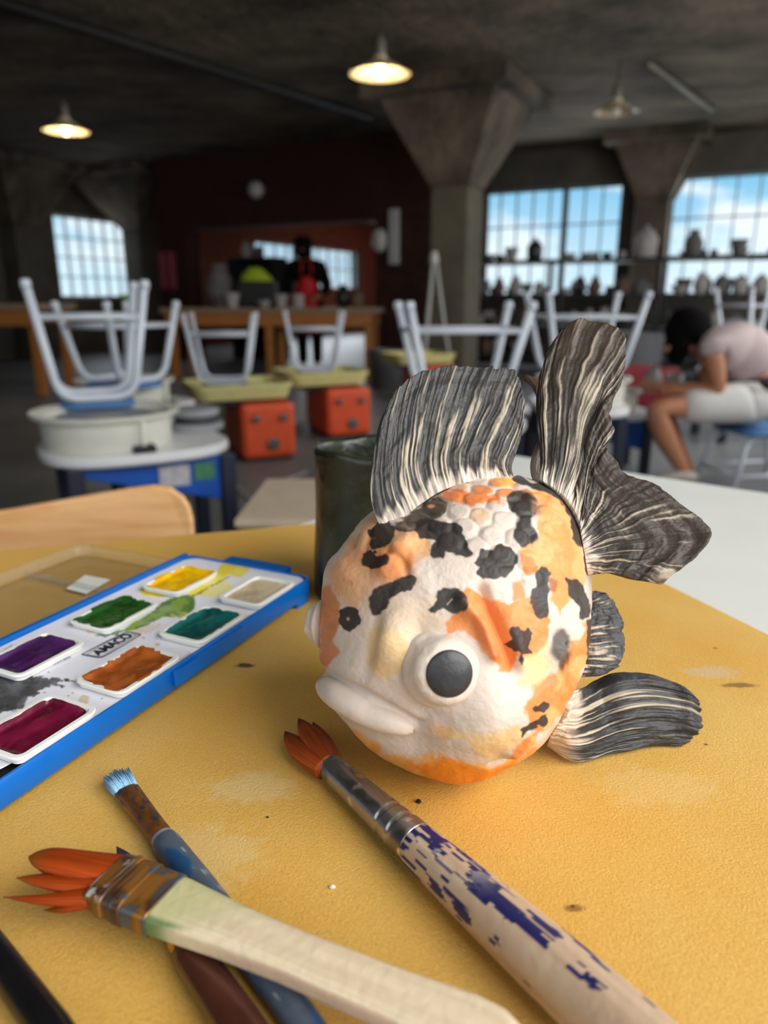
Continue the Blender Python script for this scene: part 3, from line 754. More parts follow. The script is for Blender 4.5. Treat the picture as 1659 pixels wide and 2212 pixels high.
# standing shelf unit left inside the hatch with dark things
su_ = on_u(470, 560, PU + .6)
o = thing('cabinet', 'dark open cabinet standing behind the hatch on its left', 'cabinet', uv(PU + .75, 7.62, 0), ROT)
for nm, c, s in (('side_panel', (-.42, 0, .8), (.04, .4, 1.6)), ('side_panel', (.42, 0, .8), (.04, .4, 1.6)), ('back_panel', (0, .19, .8), (.8, .02, 1.6)), ('shelf', (0, 0, .3), (.8, .36, .03)), ('shelf', (0, 0, .75), (.8, .36, .03)), ('shelf', (0, 0, 1.15), (.8, .36, .03)), ('top', (0, 0, 1.58), (.8, .4, .04))):
    MB().box(c, s).build(nm, M_shelf, o, local=True)
for k, (dv, kind, tone, s, lab) in enumerate(((.2, 'vase', 'pale', 1.1, 'pale vase on the top board of the dark cabinet'), (-.05, 'jar', 'grey', .9, 'grey jar on the top board of the dark cabinet'))):
    pot(kind, tone, uv(PU + .75, 7.62 + dv, 1.601), lab, None, s)

# ================================================================== PEOPLE
def skin_body(name, joints, edges, m, parent, sub=2, root=0):
    me = bpy.data.meshes.new(name)
    off = np.array(parent.location) if parent else np.zeros(3)
    names = list(joints); me.from_pydata([tuple(np.array(joints[n][0]) - off) for n in names], [(names.index(a), names.index(b)) for a, b in edges], [])
    me.materials.append(m)
    o = bpy.data.objects.new(name, me); COL.objects.link(o); o.parent = parent
    md = o.modifiers.new('skin', 'SKIN'); md.use_smooth_shade = True
    if not me.skin_vertices: me.attributes  # layer comes with the modifier
    for i, n in enumerate(names):
        r = joints[n][1]; me.skin_vertices[0].data[i].radius = r if isinstance(r, tuple) else (r, r)
        me.skin_vertices[0].data[i].use_root = (i == root)
    s = o.modifiers.new('sub', 'SUBSURF'); s.levels = s.render_levels = sub
    return o
M_skin = mat('tan_skin', (176, 118, 86), .55, .05); M_hair = mat('black_hair', (10, 9, 9), .95, spec=.1)
M_tee = mat('mauve_grey_tee', (190, 172, 172), .9, .04); M_shorts = mat('white_shorts', (206, 204, 200), .9, .04); M_belt = mat('navy_waistband', (30, 30, 42), .8)
M_shoe = mat('pale_shoe', (170, 160, 148), .7)
def ell_rings(c, r, n=20, m=12, jitter=0.0, squash=None, seed=1):
    vs, fs = [], []; rr = np.random.RandomState(seed)
    for j in range(m + 1):
        th = math.pi * j / m
        for k in range(n):
            a = 2 * math.pi * k / n; q = 1 + jitter * (rr.rand() - .5) * math.sin(th)
            vs.append((c[0] + r[0] * math.sin(th) * math.cos(a) * q, c[1] + r[1] * math.sin(th) * math.sin(a) * q, c[2] + r[2] * math.cos(th) * q))
    for j in range(m):
        for k in range(n): fs.append((j * n + k, j * n + (k + 1) % n, (j + 1) * n + (k + 1) % n, (j + 1) * n + k))
    return vs, fs
def fingers(J, E, wrist, tip_dir, spread, L, pre, curl=(0, 0, -1)):
    """five bent fingers growing from a palm joint"""
    w = np.array(wrist); d = np.array(tip_dir, float); d /= np.linalg.norm(d); s = np.array(spread, float); s /= np.linalg.norm(s); c = np.array(curl, float)
    palm = w + d * L * .5; J[pre + 'palm'] = (palm, .024); E.append((pre + 'wrist', pre + 'palm'))
    for k, (o_, ln) in enumerate(((-1.1, .85), (-.38, 1), (.34, .96), (1.0, .75))):
        a = palm + s * .02 * o_ + d * L * .28; b_ = a + d * L * .24 * ln + c * .008; e = b_ + d * L * .2 * ln + c * .02
        J['%sk%d' % (pre, k)] = (a, .0095); J['%sm%d' % (pre, k)] = (b_, .0085); J['%st%d' % (pre, k)] = (e, .007)
        E += [(pre + 'palm', '%sk%d' % (pre, k)), ('%sk%d' % (pre, k), '%sm%d' % (pre, k)), ('%sm%d' % (pre, k), '%st%d' % (pre, k))]
    a = w + d * L * .22 + s * -.034; b_ = a + d * L * .26 + s * -.012 + c * .012
    J[pre + 'th0'] = (a, .011); J[pre + 'th1'] = (b_, .0085); E += [(pre + 'wrist', pre + 'th0'), (pre + 'th0', pre + 'th1')]

# --- seated person bent over the wheel
Yp = 3.8
def S(px, py, dy=0.0): return on_y(px, py, Yp + dy)
J, E = {}, []
J['pelvis'] = (S(1632, 862), .06); J['waist'] = (S(1632, 812), .1); J['chest'] = (S(1590, 762), .135); J['upper'] = (S(1552, 748), .115)
J['neck'] = (S(1513, 732), .05); J['headb'] = (S(1497, 724), .07); J['head'] = (S(1482, 735), .085); J['chin'] = (S(1482, 765), .05)
E += [('pelvis', 'waist'), ('waist', 'chest'), ('chest', 'upper'), ('upper', 'neck'), ('neck', 'headb'), ('headb', 'head'), ('head', 'chin')]
for s_, dy in (('n', -.17), ('f', .19)):
    k = 0 if s_ == 'n' else 1
    J[s_ + 'sh'] = (S(1538 - 6 * k, 752, dy), .052); J[s_ + 'el'] = (S(1556 - 30 * k, 845 - 4 * k, dy * 1.15), .04); J[s_ + 'wrist'] = (S(1452 + 4 * k, 842 - 6 * k, dy * .45), .03)
    E += [('upper', s_ + 'sh'), (s_ + 'sh', s_ + 'el'), (s_ + 'el', s_ + 'wrist')]
    fingers(J, E, J[s_ + 'wrist'][0], S(1415, 832, dy * .1) - J[s_ + 'wrist'][0], (0, .9, .4), .16, s_)
    J[s_ + 'hip'] = (S(1608, 871, dy * .7), .055); J[s_ + 'knee'] = (S(1412 + 16 * k, 882 - 8 * k, dy * 1.1), .066); J[s_ + 'calf'] = (S(1437 + 14 * k, 945, dy * 1.1), .06); J[s_ + 'ankle'] = (S(1474 + 12 * k, 1012, dy * 1.1), .036)
    J[s_ + 'heel'] = (S(1480 + 12 * k, 1026, dy * 1.1), .034); J[s_ + 'toe'] = (S(1440 + 12 * k, 1036, dy * 1.1), .024)
    E += [('pelvis', s_ + 'hip'), (s_ + 'hip', s_ + 'knee'), (s_ + 'knee', s_ + 'calf'), (s_ + 'calf', s_ + 'ankle'), (s_ + 'ankle', s_ + 'heel'), (s_ + 'heel', s_ + 'toe')]
root = thing('person', 'person in mauve tee and white shorts bent low over a pottery wheel', 'person', (J['pelvis'][0][0], J['pelvis'][0][1], 0))
skin_body('body', J, E, M_skin, root)
T = {'a': (S(1637, 808), .14), 'b': (S(1622, 775), .158), 'c': (S(1590, 752), .165), 'd': (S(1553, 744), .135), 'e': (S(1524, 738), .075)}
TE = [('a', 'b'), ('b', 'c'), ('c', 'd'), ('d', 'e')]
for s_, dy in (('n', -.17), ('f', .19)):
    T[s_ + '0'] = (S(1538, 752, dy), .074); T[s_ + '1'] = (S(1541, 772, dy * 1.03), .066); TE += [('d', s_ + '0'), (s_ + '0', s_ + '1')]
skin_body('tee', T, TE, M_tee, root)
T = {'a': (S(1636, 838), .15), 'b': (S(1634, 860), .16), 'c': (S(1628, 868), .115)}; TE = [('a', 'b'), ('b', 'c')]
for s_, dy in (('n', -.17), ('f', .19)):
    T[s_ + '0'] = (S(1602, 868, dy * .7), .118); T[s_ + '1'] = (S(1530, 876, dy * .9), .1); T[s_ + '2'] = (S(1462, 878, dy), .096); TE += [('c', s_ + '0'), (s_ + '0', s_ + '1'), (s_ + '1', s_ + '2')]
skin_body('shorts', T, TE, M_shorts, root)
T = {'a': (S(1638, 806), .146), 'b': (S(1637, 822), .152), 'c': (S(1636, 838), .152)}; skin_body('waistband', T, [('a', 'b'), ('b', 'c')], M_belt, root)
vs, fs = ell_rings(S(1486, 708), (.115, .115, .105), 22, 14, .12); MB().add(vs, fs).build('hair', M_hair, root, smooth=True)
vs, fs = ell_rings(S(1463, 745), (.055, .1, .1), 18, 12, .15, seed=2); MB().add(vs, fs).build('hair_lock', M_hair, root, smooth=True)
hd = S(1474, 752)
MB().tube([hd + (-.07, -.03, .01), hd + (-.095, -.03, -.005), hd + (-.085, -.03, -.02)], [.012, .014, .006], 8).build('nose', M_skin, root, smooth=True)
for dy in (-.195, .21):
    b_ = S(1478 + (12 if dy > 0 else 0), 1030, dy); MB().tube([b_ + (.05, 0, .0), b_ + (-.02, 0, .005), b_ + (-.11, 0, -.012), b_ + (-.15, 0, -.016)], [.034, .045, .04, .02], 12, .8, up=(0, 0, 1)).build('shoe', M_shoe, root, smooth=True)
# her stool, upright
sp_ = S(1640, 921)
build_stool('upright blue seated stool under the seated person', (sp_[0], sp_[1], 0), .15, sp_[2], .44, seat_w=.36, upside=False)
# pots on her wheel
for px, py, kind, s_, lab in ((1470, 800, 'vase', .55, 'small white pot on the wheel in front of the seated person'), (1516, 800, 'mug', .9, 'white cup beside the small pot in front of the seated person')):
    p_ = on_y(px - 60, py, WHY); pot(kind, 'pale', (p_[0], WHY - .02 + .0, .4605), lab, None, s_ * 1.15)

# --- standing person behind the long table
Ys = 10.15
def Q(px, py, dy=0.0): return on_y(px, py, Ys + dy)
M_blackcloth = mat('black_jacket', (12, 12, 13), .95, spec=.15); M_apron = mat('red_apron', (196, 14, 24), .7, .06)
J, E = {}, []
base = Q(668, 700)
J['pelvis'] = ((base[0], Ys, .93), .13); J['waist'] = ((base[0], Ys, 1.08), .12); J['chest'] = ((base[0] - .01, Ys - .02, 1.27), .15); J['upper'] = ((base[0] - .02, Ys - .03, 1.4), .11)
J['neck'] = ((base[0] - .03, Ys - .06, 1.47), .05); J['headb'] = ((base[0] - .04, Ys - .09, 1.54), .075); J['head'] = ((base[0] - .045, Ys - .1, 1.61), .08)
E += [('pelvis', 'waist'), ('waist', 'chest'), ('chest', 'upper'), ('upper', 'neck'), ('neck', 'headb'), ('headb', 'head')]
for s_, sx_ in (('l', -1), ('r', 1)):
    J[s_ + 'sh'] = ((base[0] - .02 + sx_ * .19, Ys - .02, 1.37), .066); J[s_ + 'el'] = ((base[0] + sx_ * .27, Ys - .06, 1.1), .05); J[s_ + 'wrist'] = ((base[0] + sx_ * .15, Ys - .3, 1.0), .03)
    E += [('upper', s_ + 'sh'), (s_ + 'sh', s_ + 'el'), (s_ + 'el', s_ + 'wrist')]
    fingers(J, E, J[s_ + 'wrist'][0], (-sx_ * .4, -1, -.3), (1, -.3 * sx_, 0), .16, s_)
    J[s_ + 'hip'] = ((base[0] + sx_ * .09, Ys, .86), .1); J[s_ + 'knee'] = ((base[0] + sx_ * .1, Ys - .01, .48), .065); J[s_ + 'ankle'] = ((base[0] + sx_ * .1, Ys + .02, .09), .042); J[s_ + 'toe'] = ((base[0] + sx_ * .12, Ys - .14, .035), .035)
    E += [('pelvis', s_ + 'hip'), (s_ + 'hip', s_ + 'knee'), (s_ + 'knee', s_ + 'ankle'), (s_ + 'ankle', s_ + 'toe')]
root = thing('person', 'person in black with a red apron standing behind the work table', 'person', (base[0], Ys, 0))
skin_body('body', J, E, M_skin, root)
T = {k: (J[k][0], J[k][1] + .035) for k in ('pelvis', 'waist', 'chest', 'upper')}
T['neck'] = ((J['neck'][0][0], J['neck'][0][1], J['neck'][0][2] + .01), .07)
TE = [('pelvis', 'waist'), ('waist', 'chest'), ('chest', 'upper'), ('upper', 'neck')]
for s_ in 'lr':
    T[s_ + 'sh'] = (J[s_ + 'sh'][0], .1); T[s_ + 'el'] = (J[s_ + 'el'][0], .08); T[s_ + 'w'] = (tuple(np.array(J[s_ + 'wrist'][0]) * .85 + np.array(J[s_ + 'el'][0]) * .15), .05)
    TE += [('upper', s_ + 'sh'), (s_ + 'sh', s_ + 'el'), (s_ + 'el', s_ + 'w')]
skin_body('jacket', T, TE, M_blackcloth, root)
T = {'p': ((base[0], Ys, .95), .145)}; TE = []
for s_, sx_ in (('l', -1), ('r', 1)):
    T[s_ + 'h'] = (J[s_ + 'hip'][0], .12); T[s_ + 'k'] = (J[s_ + 'knee'][0], .085); T[s_ + 'a'] = ((base[0] + sx_ * .1, Ys + .02, .1), .07); TE += [('p', s_ + 'h'), (s_ + 'h', s_ + 'k'), (s_ + 'k', s_ + 'a')]
skin_body('trousers', T, TE, M_blackcloth, root)
h = J['head'][0]; vs, fs = ell_rings((h[0], h[1] + .012, h[2] - .005), (.118, .125, .14), 22, 12, .08); MB().add(vs, fs).build('hair', M_hair, root, smooth=True)  # hair enlarged over the face, its black stands in for shade there
MB().lathe([(.17, 0), (.175, .012), (.12, .02), (.11, .05), (.1, .075), (.05, .09), (.01, .092)], 24, (h[0], h[1] + .02, h[2] + .06)).build('hat', M_blackcloth, root, smooth=True)
MB().tube([(h[0], h[1] - .085, h[2] - .01), (h[0], h[1] - .115, h[2] - .03), (h[0], h[1] - .1, h[2] - .045)], [.012, .016, .01], 8).build('nose', M_skin, root, smooth=True)
rows = []
for z in np.linspace(.52, 1.25, 16):
    wz = .17 if z < 1.1 else .17 - (z - 1.1) / .15 * .08
    rows.append([(base[0] - .01 + wz * math.sin(a) * 1.0, Ys - .03 - .185 * math.cos(a), z) for a in np.linspace(-1.1, 1.1, 14)])
ap = MB().grid(np.array(rows)).build('apron', M_apron, root, smooth=True); sm = ap.modifiers.new('s', 'SOLIDIFY'); sm.thickness = .008
for sx_ in (-1, 1):
    MB().tube([(base[0] + sx_ * .07, Ys - .19, 1.29), (base[0] + sx_ * .06, Ys - .16, 1.4), (base[0] + sx_ * .05, Ys - .06, 1.5)], .012, 8).build('apron_strap', M_apron, root, smooth=True)

# ================================================================== THE TABLE
TT = 0.75
M_white = mat('white_tabletop', (220, 220, 214), 0.45, 0.03, 8)
def line_x(p, q, r, s):
    p, q, r, s = [np.array(a[:2]) for a in (p, q, r, s)]; d1, d2 = q - p, s - r
    t = np.linalg.solve(np.array([d1, -d2]).T, r - p); return p + d1 * t[0]
BT = 0.004                                           # thickness of the tan board
zt = TT - BT
wk = line_x(on_z(647, 1134, zt), on_z(1100, 986, zt), on_z(1152, 990, zt), on_z(1659, 1067, zt))
wd = np.array([.775, -.632]); wl = np.array([-.632, -.775])
o = thing('table', 'white laminate table carrying the tan board and the fish', 'table', (wk[0] + .1, wk[1] - .4, 0))
cc = [wk, wk + wl * 1.25, wk + wl * 1.25 + wd * .95, wk + wd * .95]
MB().prism([tuple(c) for c in cc], zt - .025, zt, .002).build('tabletop', M_white, o)
ctr = np.mean(cc, 0)
for c in cc:
    q = c + (ctr - c) * .12; MB().tube([(q[0], q[1], 0), (q[0], q[1], .35), (q[0], q[1], zt - .025)], .018, 12).build('leg', M_tube, o, smooth=True)
# tan board
M_tan = mat('tan_board', (215, 164, 74), 0.62, 0, color2=(218, 176, 94), vscale=9, bump=0.6, bscale=900, spec=0.3)
def stain_board(m):
    t = m.node_tree; p = t.nodes['Principled BSDF']
    src = p.inputs['Base Color'].links[0].from_socket
    co = nd(t, 'ShaderNodeTexCoord')
    n2 = nd(t, 'ShaderNodeTexNoise'); n2.inputs['Scale'].default_value = 800; n2.inputs['Detail'].default_value = 4; lk(t, co.outputs['Object'], n2.inputs['Vector'])
    r2 = nd(t, 'ShaderNodeMapRange'); r2.inputs['From Min'].default_value = .3; r2.inputs['From Max'].default_value = .7; r2.inputs['To Min'].default_value = .90; r2.inputs['To Max'].default_value = 1.08; lk(t, n2.outputs['Fac'], r2.inputs['Value'])
    m1 = nd(t, 'ShaderNodeMixRGB'); m1.blend_type = 'MULTIPLY'; m1.inputs['Fac'].default_value = 1; lk(t, src, m1.inputs['Color1']); lk(t, r2.outputs[0], m1.inputs['Color2'])
    cur = m1.outputs[0]
    n3 = nd(t, 'ShaderNodeTexNoise'); n3.inputs['Scale'].default_value = 160; n3.inputs['Detail'].default_value = 3; lk(t, co.outputs['Object'], n3.inputs['Vector'])
    # dried paint marks on the board: place, radii, turn, colour, strength
    for px, py, rx, ry, c, k in ((528, 1437, .0065, .003, (62, 54, 44), .9), (1540, 1452, .02, .008, (206, 180, 140), .7), (1600, 1480, .012, .003, (90, 70, 44), .7), (540, 1700, .022, .012, (222, 196, 140), .55), (1420, 1700, .03, .016, (222, 190, 126), .4), (420, 1850, .03, .02, (216, 190, 130), .5), (1240, 1960, .004, .002, (110, 76, 40), .7), (1545, 1400, .0016, .0012, (90, 64, 34), .8), (1525, 1608, .0012, .001, (90, 64, 34), .8)):
        q = on_z(px, py, TT)
        mp_ = nd(t, 'ShaderNodeMapping'); mp_.vector_type = 'POINT'
        mp_.inputs['Scale'].default_value = (1 / rx, 1 / ry, 0); mp_.inputs['Location'].default_value = (-(q[0] - board_o[0]) / rx, -(q[1] - board_o[1]) / ry, 0)
        lk(t, co.outputs['Object'], mp_.inputs['Vector'])
        ln = nd(t, 'ShaderNodeVectorMath', operation='LENGTH'); lk(t, mp_.outputs[0], ln.inputs[0])
        ad = nd(t, 'ShaderNodeMath', operation='MULTIPLY_ADD'); ad.inputs[1].default_value = 1.6; lk(t, n3.outputs['Fac'], ad.inputs[0]); lk(t, ln.outputs['Value'], ad.inputs[2])
        r = nd(t, 'ShaderNodeMapRange'); r.inputs['From Min'].default_value = 1.9; r.inputs['From Max'].default_value = 1.4; r.inputs['To Max'].default_value = k; lk(t, ad.outputs[0], r.inputs['Value'])
        m2 = nd(t, 'ShaderNodeMixRGB'); m2.inputs['Color2'].default_value = (*s2l(*c), 1); lk(t, r.outputs[0], m2.inputs['Fac']); lk(t, cur, m2.inputs['Color1']); cur = m2.outputs[0]
    lk(t, cur, p.inputs['Base Color'])
bk = line_x(on_z(0, 1190, TT), on_z(690, 1130, TT), on_z(1420, 1252, TT), on_z(1659, 1370, TT))
bl = on_z(0, 1190, TT)[:2] - bk; bl /= np.linalg.norm(bl); br = on_z(1659, 1370, TT)[:2] - on_z(1420, 1252, TT)[:2]; br /= np.linalg.norm(br)
bc = [bk, bk + bl * .80, bk + bl * .80 + br * .72, bk + br * .72]
board_o = np.array([bk[0], bk[1]])
ob = thing('drawing_board', 'large tan board lying on the white table under fish and paints', 'board', (board_o[0], board_o[1], zt))
stain_board(M_tan)
bme = MB().prism([tuple(c) for c in bc], zt + .0002, TT, .0006).build('panel', M_tan, ob)

# ------------------------------------------------------------------ chair and low box beyond the table
M_ply = mat('pale_plywood', (234, 184, 128), 0.45, 0, color2=(214, 154, 96), vscale=5, stretch=(1.2, 8, 14))
M_plyd = mat('beech_legs', (176, 122, 70), .5, .1)
Yc = .86
cl, cr_ = on_y(-330, 1150, Yc), on_y(413, 1150, Yc)
tl, tr = on_y(0, 1112, Yc), on_y(320, 1056, Yc)
oc = thing('chair', 'bentwood plywood chair standing behind the tan board', 'chair', ((cl[0] + cr_[0]) / 2, Yc + .22, 0))
outl = []
for px, py in ((413, 1330), (414, 1180), (411, 1130), (403, 1100), (388, 1078), (360, 1061), (320, 1056), (270, 1064), (180, 1080), (90, 1097), (0, 1113), (-120, 1130), (-240, 1142), (-290, 1160), (-318, 1200), (-325, 1330)): outl.append(on_y(px, py, Yc))
outl = [(p[0], p[2]) for p in outl]
n = len(outl); vs = []
xc = (cl[0] + cr_[0]) / 2
for dy in (-.006, .006):
    for x, z in outl: vs.append((x, Yc + dy + .03 - .35 * (x - xc) ** 2, z))
fs = [tuple(range(n)), tuple(range(n, 2 * n))[::-1]] + [(k, n + k, n + (k + 1) % n, (k + 1) % n) for k in range(n)]
MB().add(vs, fs).build('backrest', M_ply, oc, bevel=.003)
zb = min(p[1] for p in outl)
MB().prism(rrect(.42, .4, .06, 6, xc, Yc + .26), .43, .448, .003).build('seat', M_ply, oc, smooth=True, auto=40)
for sx in (-1, 1):
    MB().tube([(xc + sx * .17, Yc + .06, 0), (xc + sx * .16, Yc + .05, .42), (xc + sx * .15, Yc + .036, zb + .06)], .014, 10).build('leg', M_plyd, oc, smooth=True)
    MB().tube([(xc + sx * .18, Yc + .44, 0), (xc + sx * .175, Yc + .43, .2), (xc + sx * .17, Yc + .42, .43)], .015, 10).build('leg', M_plyd, oc, smooth=True)
M_card = mat('beige_board', (196, 176, 154), .7, .06); M_cardf = mat('brown_edge', (146, 106, 60), .7, .1)
pts = [on_z(507, 1122, .45), on_z(690, 1122, .45), on_z(576, 1034, .45)]
ox = thing('bench', 'low beige topped bench between the chair and the green tumbler', 'bench', (pts[0][0] + .25, pts[0][1] + .2, 0))
d_ = pts[2] - pts[0]
quad = [tuple(pts[0][:2]), (pts[0][0] + .52, pts[0][1]), (pts[0][0] + .52 + d_[0], pts[2][1]), tuple(pts[2][:2])]
MB().prism(quad, .43, .45, .002).build('seat', M_card, ox)
MB().box((pts[0][0] + .26, pts[0][1] + .02, .39), (.5, .02, .08)).build('front_rail', M_cardf, ox)
for qx, qy in quad:
    c = np.mean(quad, 0); MB().box((qx + (c[0] - qx) * .15, qy + (c[1] - qy) * .15, .215), (.04, .04, .43)).build('leg', M_cardf, ox)

# ------------------------------------------------------------------ paint tray
CZ = TT + .018                                       # level of the card
P0 = np.array(on_z(675, 1247, CZ)[:2]); eu = np.array([-.424, -.9057]); ev = np.array([-.9057, .424])
TL, TW = .302, .1175
def TP(u, v, z): q = P0 + eu * u + ev * v; return (q[0], q[1], z)
def to_tray(px, py, z=CZ):
    q = np.array(on_z(px, py, z)[:2]) - P0; return q @ eu, q @ ev
M_blue = mat('blue_plastic', (0, 98, 184), 0.35, 0.04, 40, spec=.4)
tc_ = TP(TL / 2, TW / 2, TT)
tray = thing('paint_tray', 'long blue plastic paint tray holding a white card and pans', 'paint tray', tc_)
def tray_poly(poly, z): return [TP(u, v, z) for u, v in poly]
def ring_loft(rings, close=True):
    n = len(rings[0]); vs = [p for r in rings for p in r]; fs = []
    for j in range(len(rings) - 1):
        for k in range(n): fs.append((j * n + k, (j + 1) * n + k, (j + 1) * n + (k + 1) % n, j * n + (k + 1) % n))
    if close: fs += [tuple(range(n)), tuple(range((len(rings) - 1) * n, len(rings) * n))[::-1]]
    return vs, fs
rr = lambda inset, r=.008: rrect(TL - 2 * inset, TW - 2 * inset, r, 6, TL / 2, TW / 2)
vs, fs = ring_loft([tray_poly(rr(.004), TT + .004), tray_poly(rr(.0008), TT + .0045), tray_poly(rr(0), TT + .008), tray_poly(rr(0), CZ + .0002), tray_poly(rr(.0005), CZ + .0008), tray_poly(rr(.0016), CZ + .0008), tray_poly(rr(.0022), CZ + .0002), tray_poly(rr(.0025, .006), TT + .0065)])
MB().add(vs, fs).build('tray_body', M_blue, tray, smooth=True, auto=50)
for u, v in ((.012, .005), (.012, TW - .005), (TL - .016, .005), (TL - .016, TW - .005)):
    b = MB(); b.prism([TP(a, c, 0)[:2] for a, c in rrect(.032 if u > .1 else .018, .008, .002, 2, u, v)][::-1], TT, TT + .006).build('foot', M_blue, tray)
# raised left rim, far tab and latch ridge on the right wall
vs, fs = ring_loft([tray_poly(rrect(TL - .006, .0036, .0016, 3, TL / 2, TW - .0008), z) for z in (TT + .006, CZ + .002, CZ + .0026)])
MB().add(vs, fs).build('rim', M_blue, tray, smooth=True, auto=40)
u_a, v_a = to_tray(640, 1222); u_b, v_b = to_tray(515, 1197)
vs, fs = ring_loft([tray_poly(rrect(.012, v_b - v_a, .002, 3, -.004, (v_a + v_b) / 2), z) for z in (TT + .006, CZ + .001, CZ + .0015)])
MB().add(vs, fs).build('tab', M_blue, tray, smooth=True, auto=40)
u_a, v_a = to_tray(505, 1345); u_b, v_b = to_tray(375, 1450)
vs, fs = ring_loft([tray_poly(rrect(u_b - u_a, .004, .001, 3, (u_a + u_b) / 2, -.0012), z) for z in (TT + .0085, CZ - .0015, CZ - .0005)])
MB().add(vs, fs).build('latch', M_blue, tray, smooth=True, auto=40)
M_foam = mat('black_foam', (16, 17, 20), .8, .5, 900, bump=.8, bscale=1500)
vs, fs = ring_loft([tray_poly(rr(.003, .006), z) for z in (TT + .0068, CZ - .0035)])
MB().add(vs, fs).build('foam_liner', M_foam, tray)

# white card with dried washes of paint, sitting on the foam
def card_edge(u): return .0016 + .009 * smooth(.17, .29, u) + .0016 * smooth(.0, .05, u) * np.sin(u * 62) ** 2
nu, nv = 560, 220
uu = np.linspace(.002, TL - .004, nu); tv = np.linspace(0, 1, nv)
Ug, Tg = np.meshgrid(uu, tv, indexing='ij')
vlo = card_edge(Ug); vhi = np.full_like(Ug, TW - .0032)
rc = .012
for end in (uu[0], uu[-1]):
    dd = np.abs(Ug - end); k = np.where(dd < rc, rc - np.sqrt(np.maximum(rc ** 2 - (rc - dd) ** 2, 0)), 0); vlo = vlo + k; vhi = vhi - k
Vg = vlo + (vhi - vlo) * Tg
Zg = CZ - .0006 + .0004 * np.sin(Ug * 50) * (1 - Tg)
Pg = np.stack([P0[0] + eu[0] * Ug + ev[0] * Vg, P0[1] + eu[1] * Ug + ev[1] * Vg, Zg], -1)
cx_, cy_ = project(Pg)
card = np.empty(Pg.shape); card[:] = s2l(231, 231, 240)
wob = lambda a, f: (fbm(cx_ / f, cy_ / f) - .5) * a
def wash(poly, colr, amt=1.0, edge=2.0, jag=14, f=16, streak=False, dark=None):
    global card
    sd = poly_sd(cx_, cy_, poly) + wob(jag, f) + wob(jag * .5, f * .3)
    k = (1 - smooth(-edge, edge, sd)) * amt
    w = .75 + .25 * fbm(cx_ / 30, cy_ / 18) * 1.6
    colr_ = np.array(s2l(*colr)); colr_ = np.ones(Pg.shape) * colr_
    if dark is not None:
        q = smooth(.45, .62, fbm(cx_ / 26 + 3, cy_ / 14))[..., None]; colr_ = colr_ * (1 - q) + np.array(s2l(*dark)) * q
    k = np.clip(k * w, 0, 1)[..., None]; card = card * (1 - k) + colr_ * k
wash([(275, 1365), (300, 1352), (345, 1343), (352, 1352), (320, 1368), (290, 1372)], (222, 202, 188), .8)
wash([(255, 1366), (300, 1340), (350, 1302), (390, 1286), (415, 1284), (423, 1300), (410, 1325), (395, 1336), (355, 1332), (320, 1350), (280, 1363)], (132, 160, 58), 1.0, jag=8, dark=(92, 126, 62))
wash([(370, 1328), (400, 1322), (412, 1327), (395, 1336), (372, 1334)], (200, 205, 50), .8)
wash([(460, 1252), (478, 1217), (500, 1211), (526, 1212), (539, 1232), (520, 1246), (495, 1243), (470, 1258), (436, 1264)], (238, 214, 10), 1.0, jag=8, dark=(240, 226, 70))
wash([(408, 1280), (448, 1258), (492, 1255), (503, 1270), (490, 1286), (460, 1291), (425, 1286)], (240, 230, 140), .9, jag=6)
wash([(408, 1281), (436, 1264), (460, 1262), (430, 1286), (412, 1288)], (236, 216, 40), .9, jag=4)
wash([(299, 1272), (320, 1272), (355, 1279), (364, 1287), (340, 1291), (310, 1287)], (236, 212, 10), 1.0, jag=5)
wash([(-200, 1430), (0, 1456), (60, 1459), (110, 1463), (137, 1466), (160, 1472), (125, 1475), (146, 1484), (105, 1484), (82, 1494), (97, 1496), (62, 1508), (50, 1528), (30, 1534), (0, 1540), (-200, 1580)], (70, 70, 72), 1.0, jag=12, f=9, dark=(40, 40, 42))
wash([(160, 1537), (172, 1506), (180, 1500), (194, 1504), (190, 1516), (172, 1537)], (206, 182, 148), .8, jag=4)
wash([(384, 1426), (410, 1409), (414, 1412), (396, 1426)], (214, 180, 150), .8, jag=3)
wash([(-20, 1412), (30, 1394), (70, 1384), (98, 1368), (80, 1388), (20, 1408)], (150, 110, 148), .7, jag=14, f=6)
wash([(205, 1373), (222, 1363), (262, 1362), (256, 1372), (225, 1376)], (64, 104, 70), .9, jag=9, f=6)
wash([(185, 1362), (200, 1360), (208, 1366), (192, 1368)], (224, 196, 140), .8, jag=3)
wash([(470, 1362), (480, 1345), (492, 1352), (488, 1372), (474, 1374)], (130, 190, 186), .6, jag=9, f=5)
for px, py, r, c in ((247, 1532, 4, (50, 62, 72)), (157, 1497, 3, (206, 160, 130)), (310, 1378, 4, (206, 182, 150)), (340, 1392, 6, (206, 182, 156)), (220, 1509, 2, (60, 60, 66)), (302, 1505, 2, (60, 60, 66)), (335, 1478, 3, (90, 100, 110)), (218, 1543, 2, (60, 60, 66)), (15, 1658, 2, (70, 70, 76)), (105, 1452, 2, (60, 60, 66)), (148, 1503, 2, (60, 60, 66)), (480, 1366, 3, (90, 120, 120))):
    k = (1 - smooth(r * .6, r * 1.2, np.hypot(cx_ - px, (cy_ - py) * 1.5)))[..., None] * .9; card = card * (1 - k) + np.array(s2l(*c)) * k
M_cardm = mat('white_card', (232, 232, 240), .7, vcol=True, spec=.25)
idx = np.arange(nu * nv).reshape(nu, nv)
quads = np.stack([idx[:-1, :-1], idx[:-1, 1:], idx[1:, 1:], idx[1:, :-1]], -1).reshape(-1, 4)
cd = thing('paint_card', 'white card in the blue tray, printed and stained with paint washes', 'card', TP(TL / 2, TW / 2, CZ - .001))
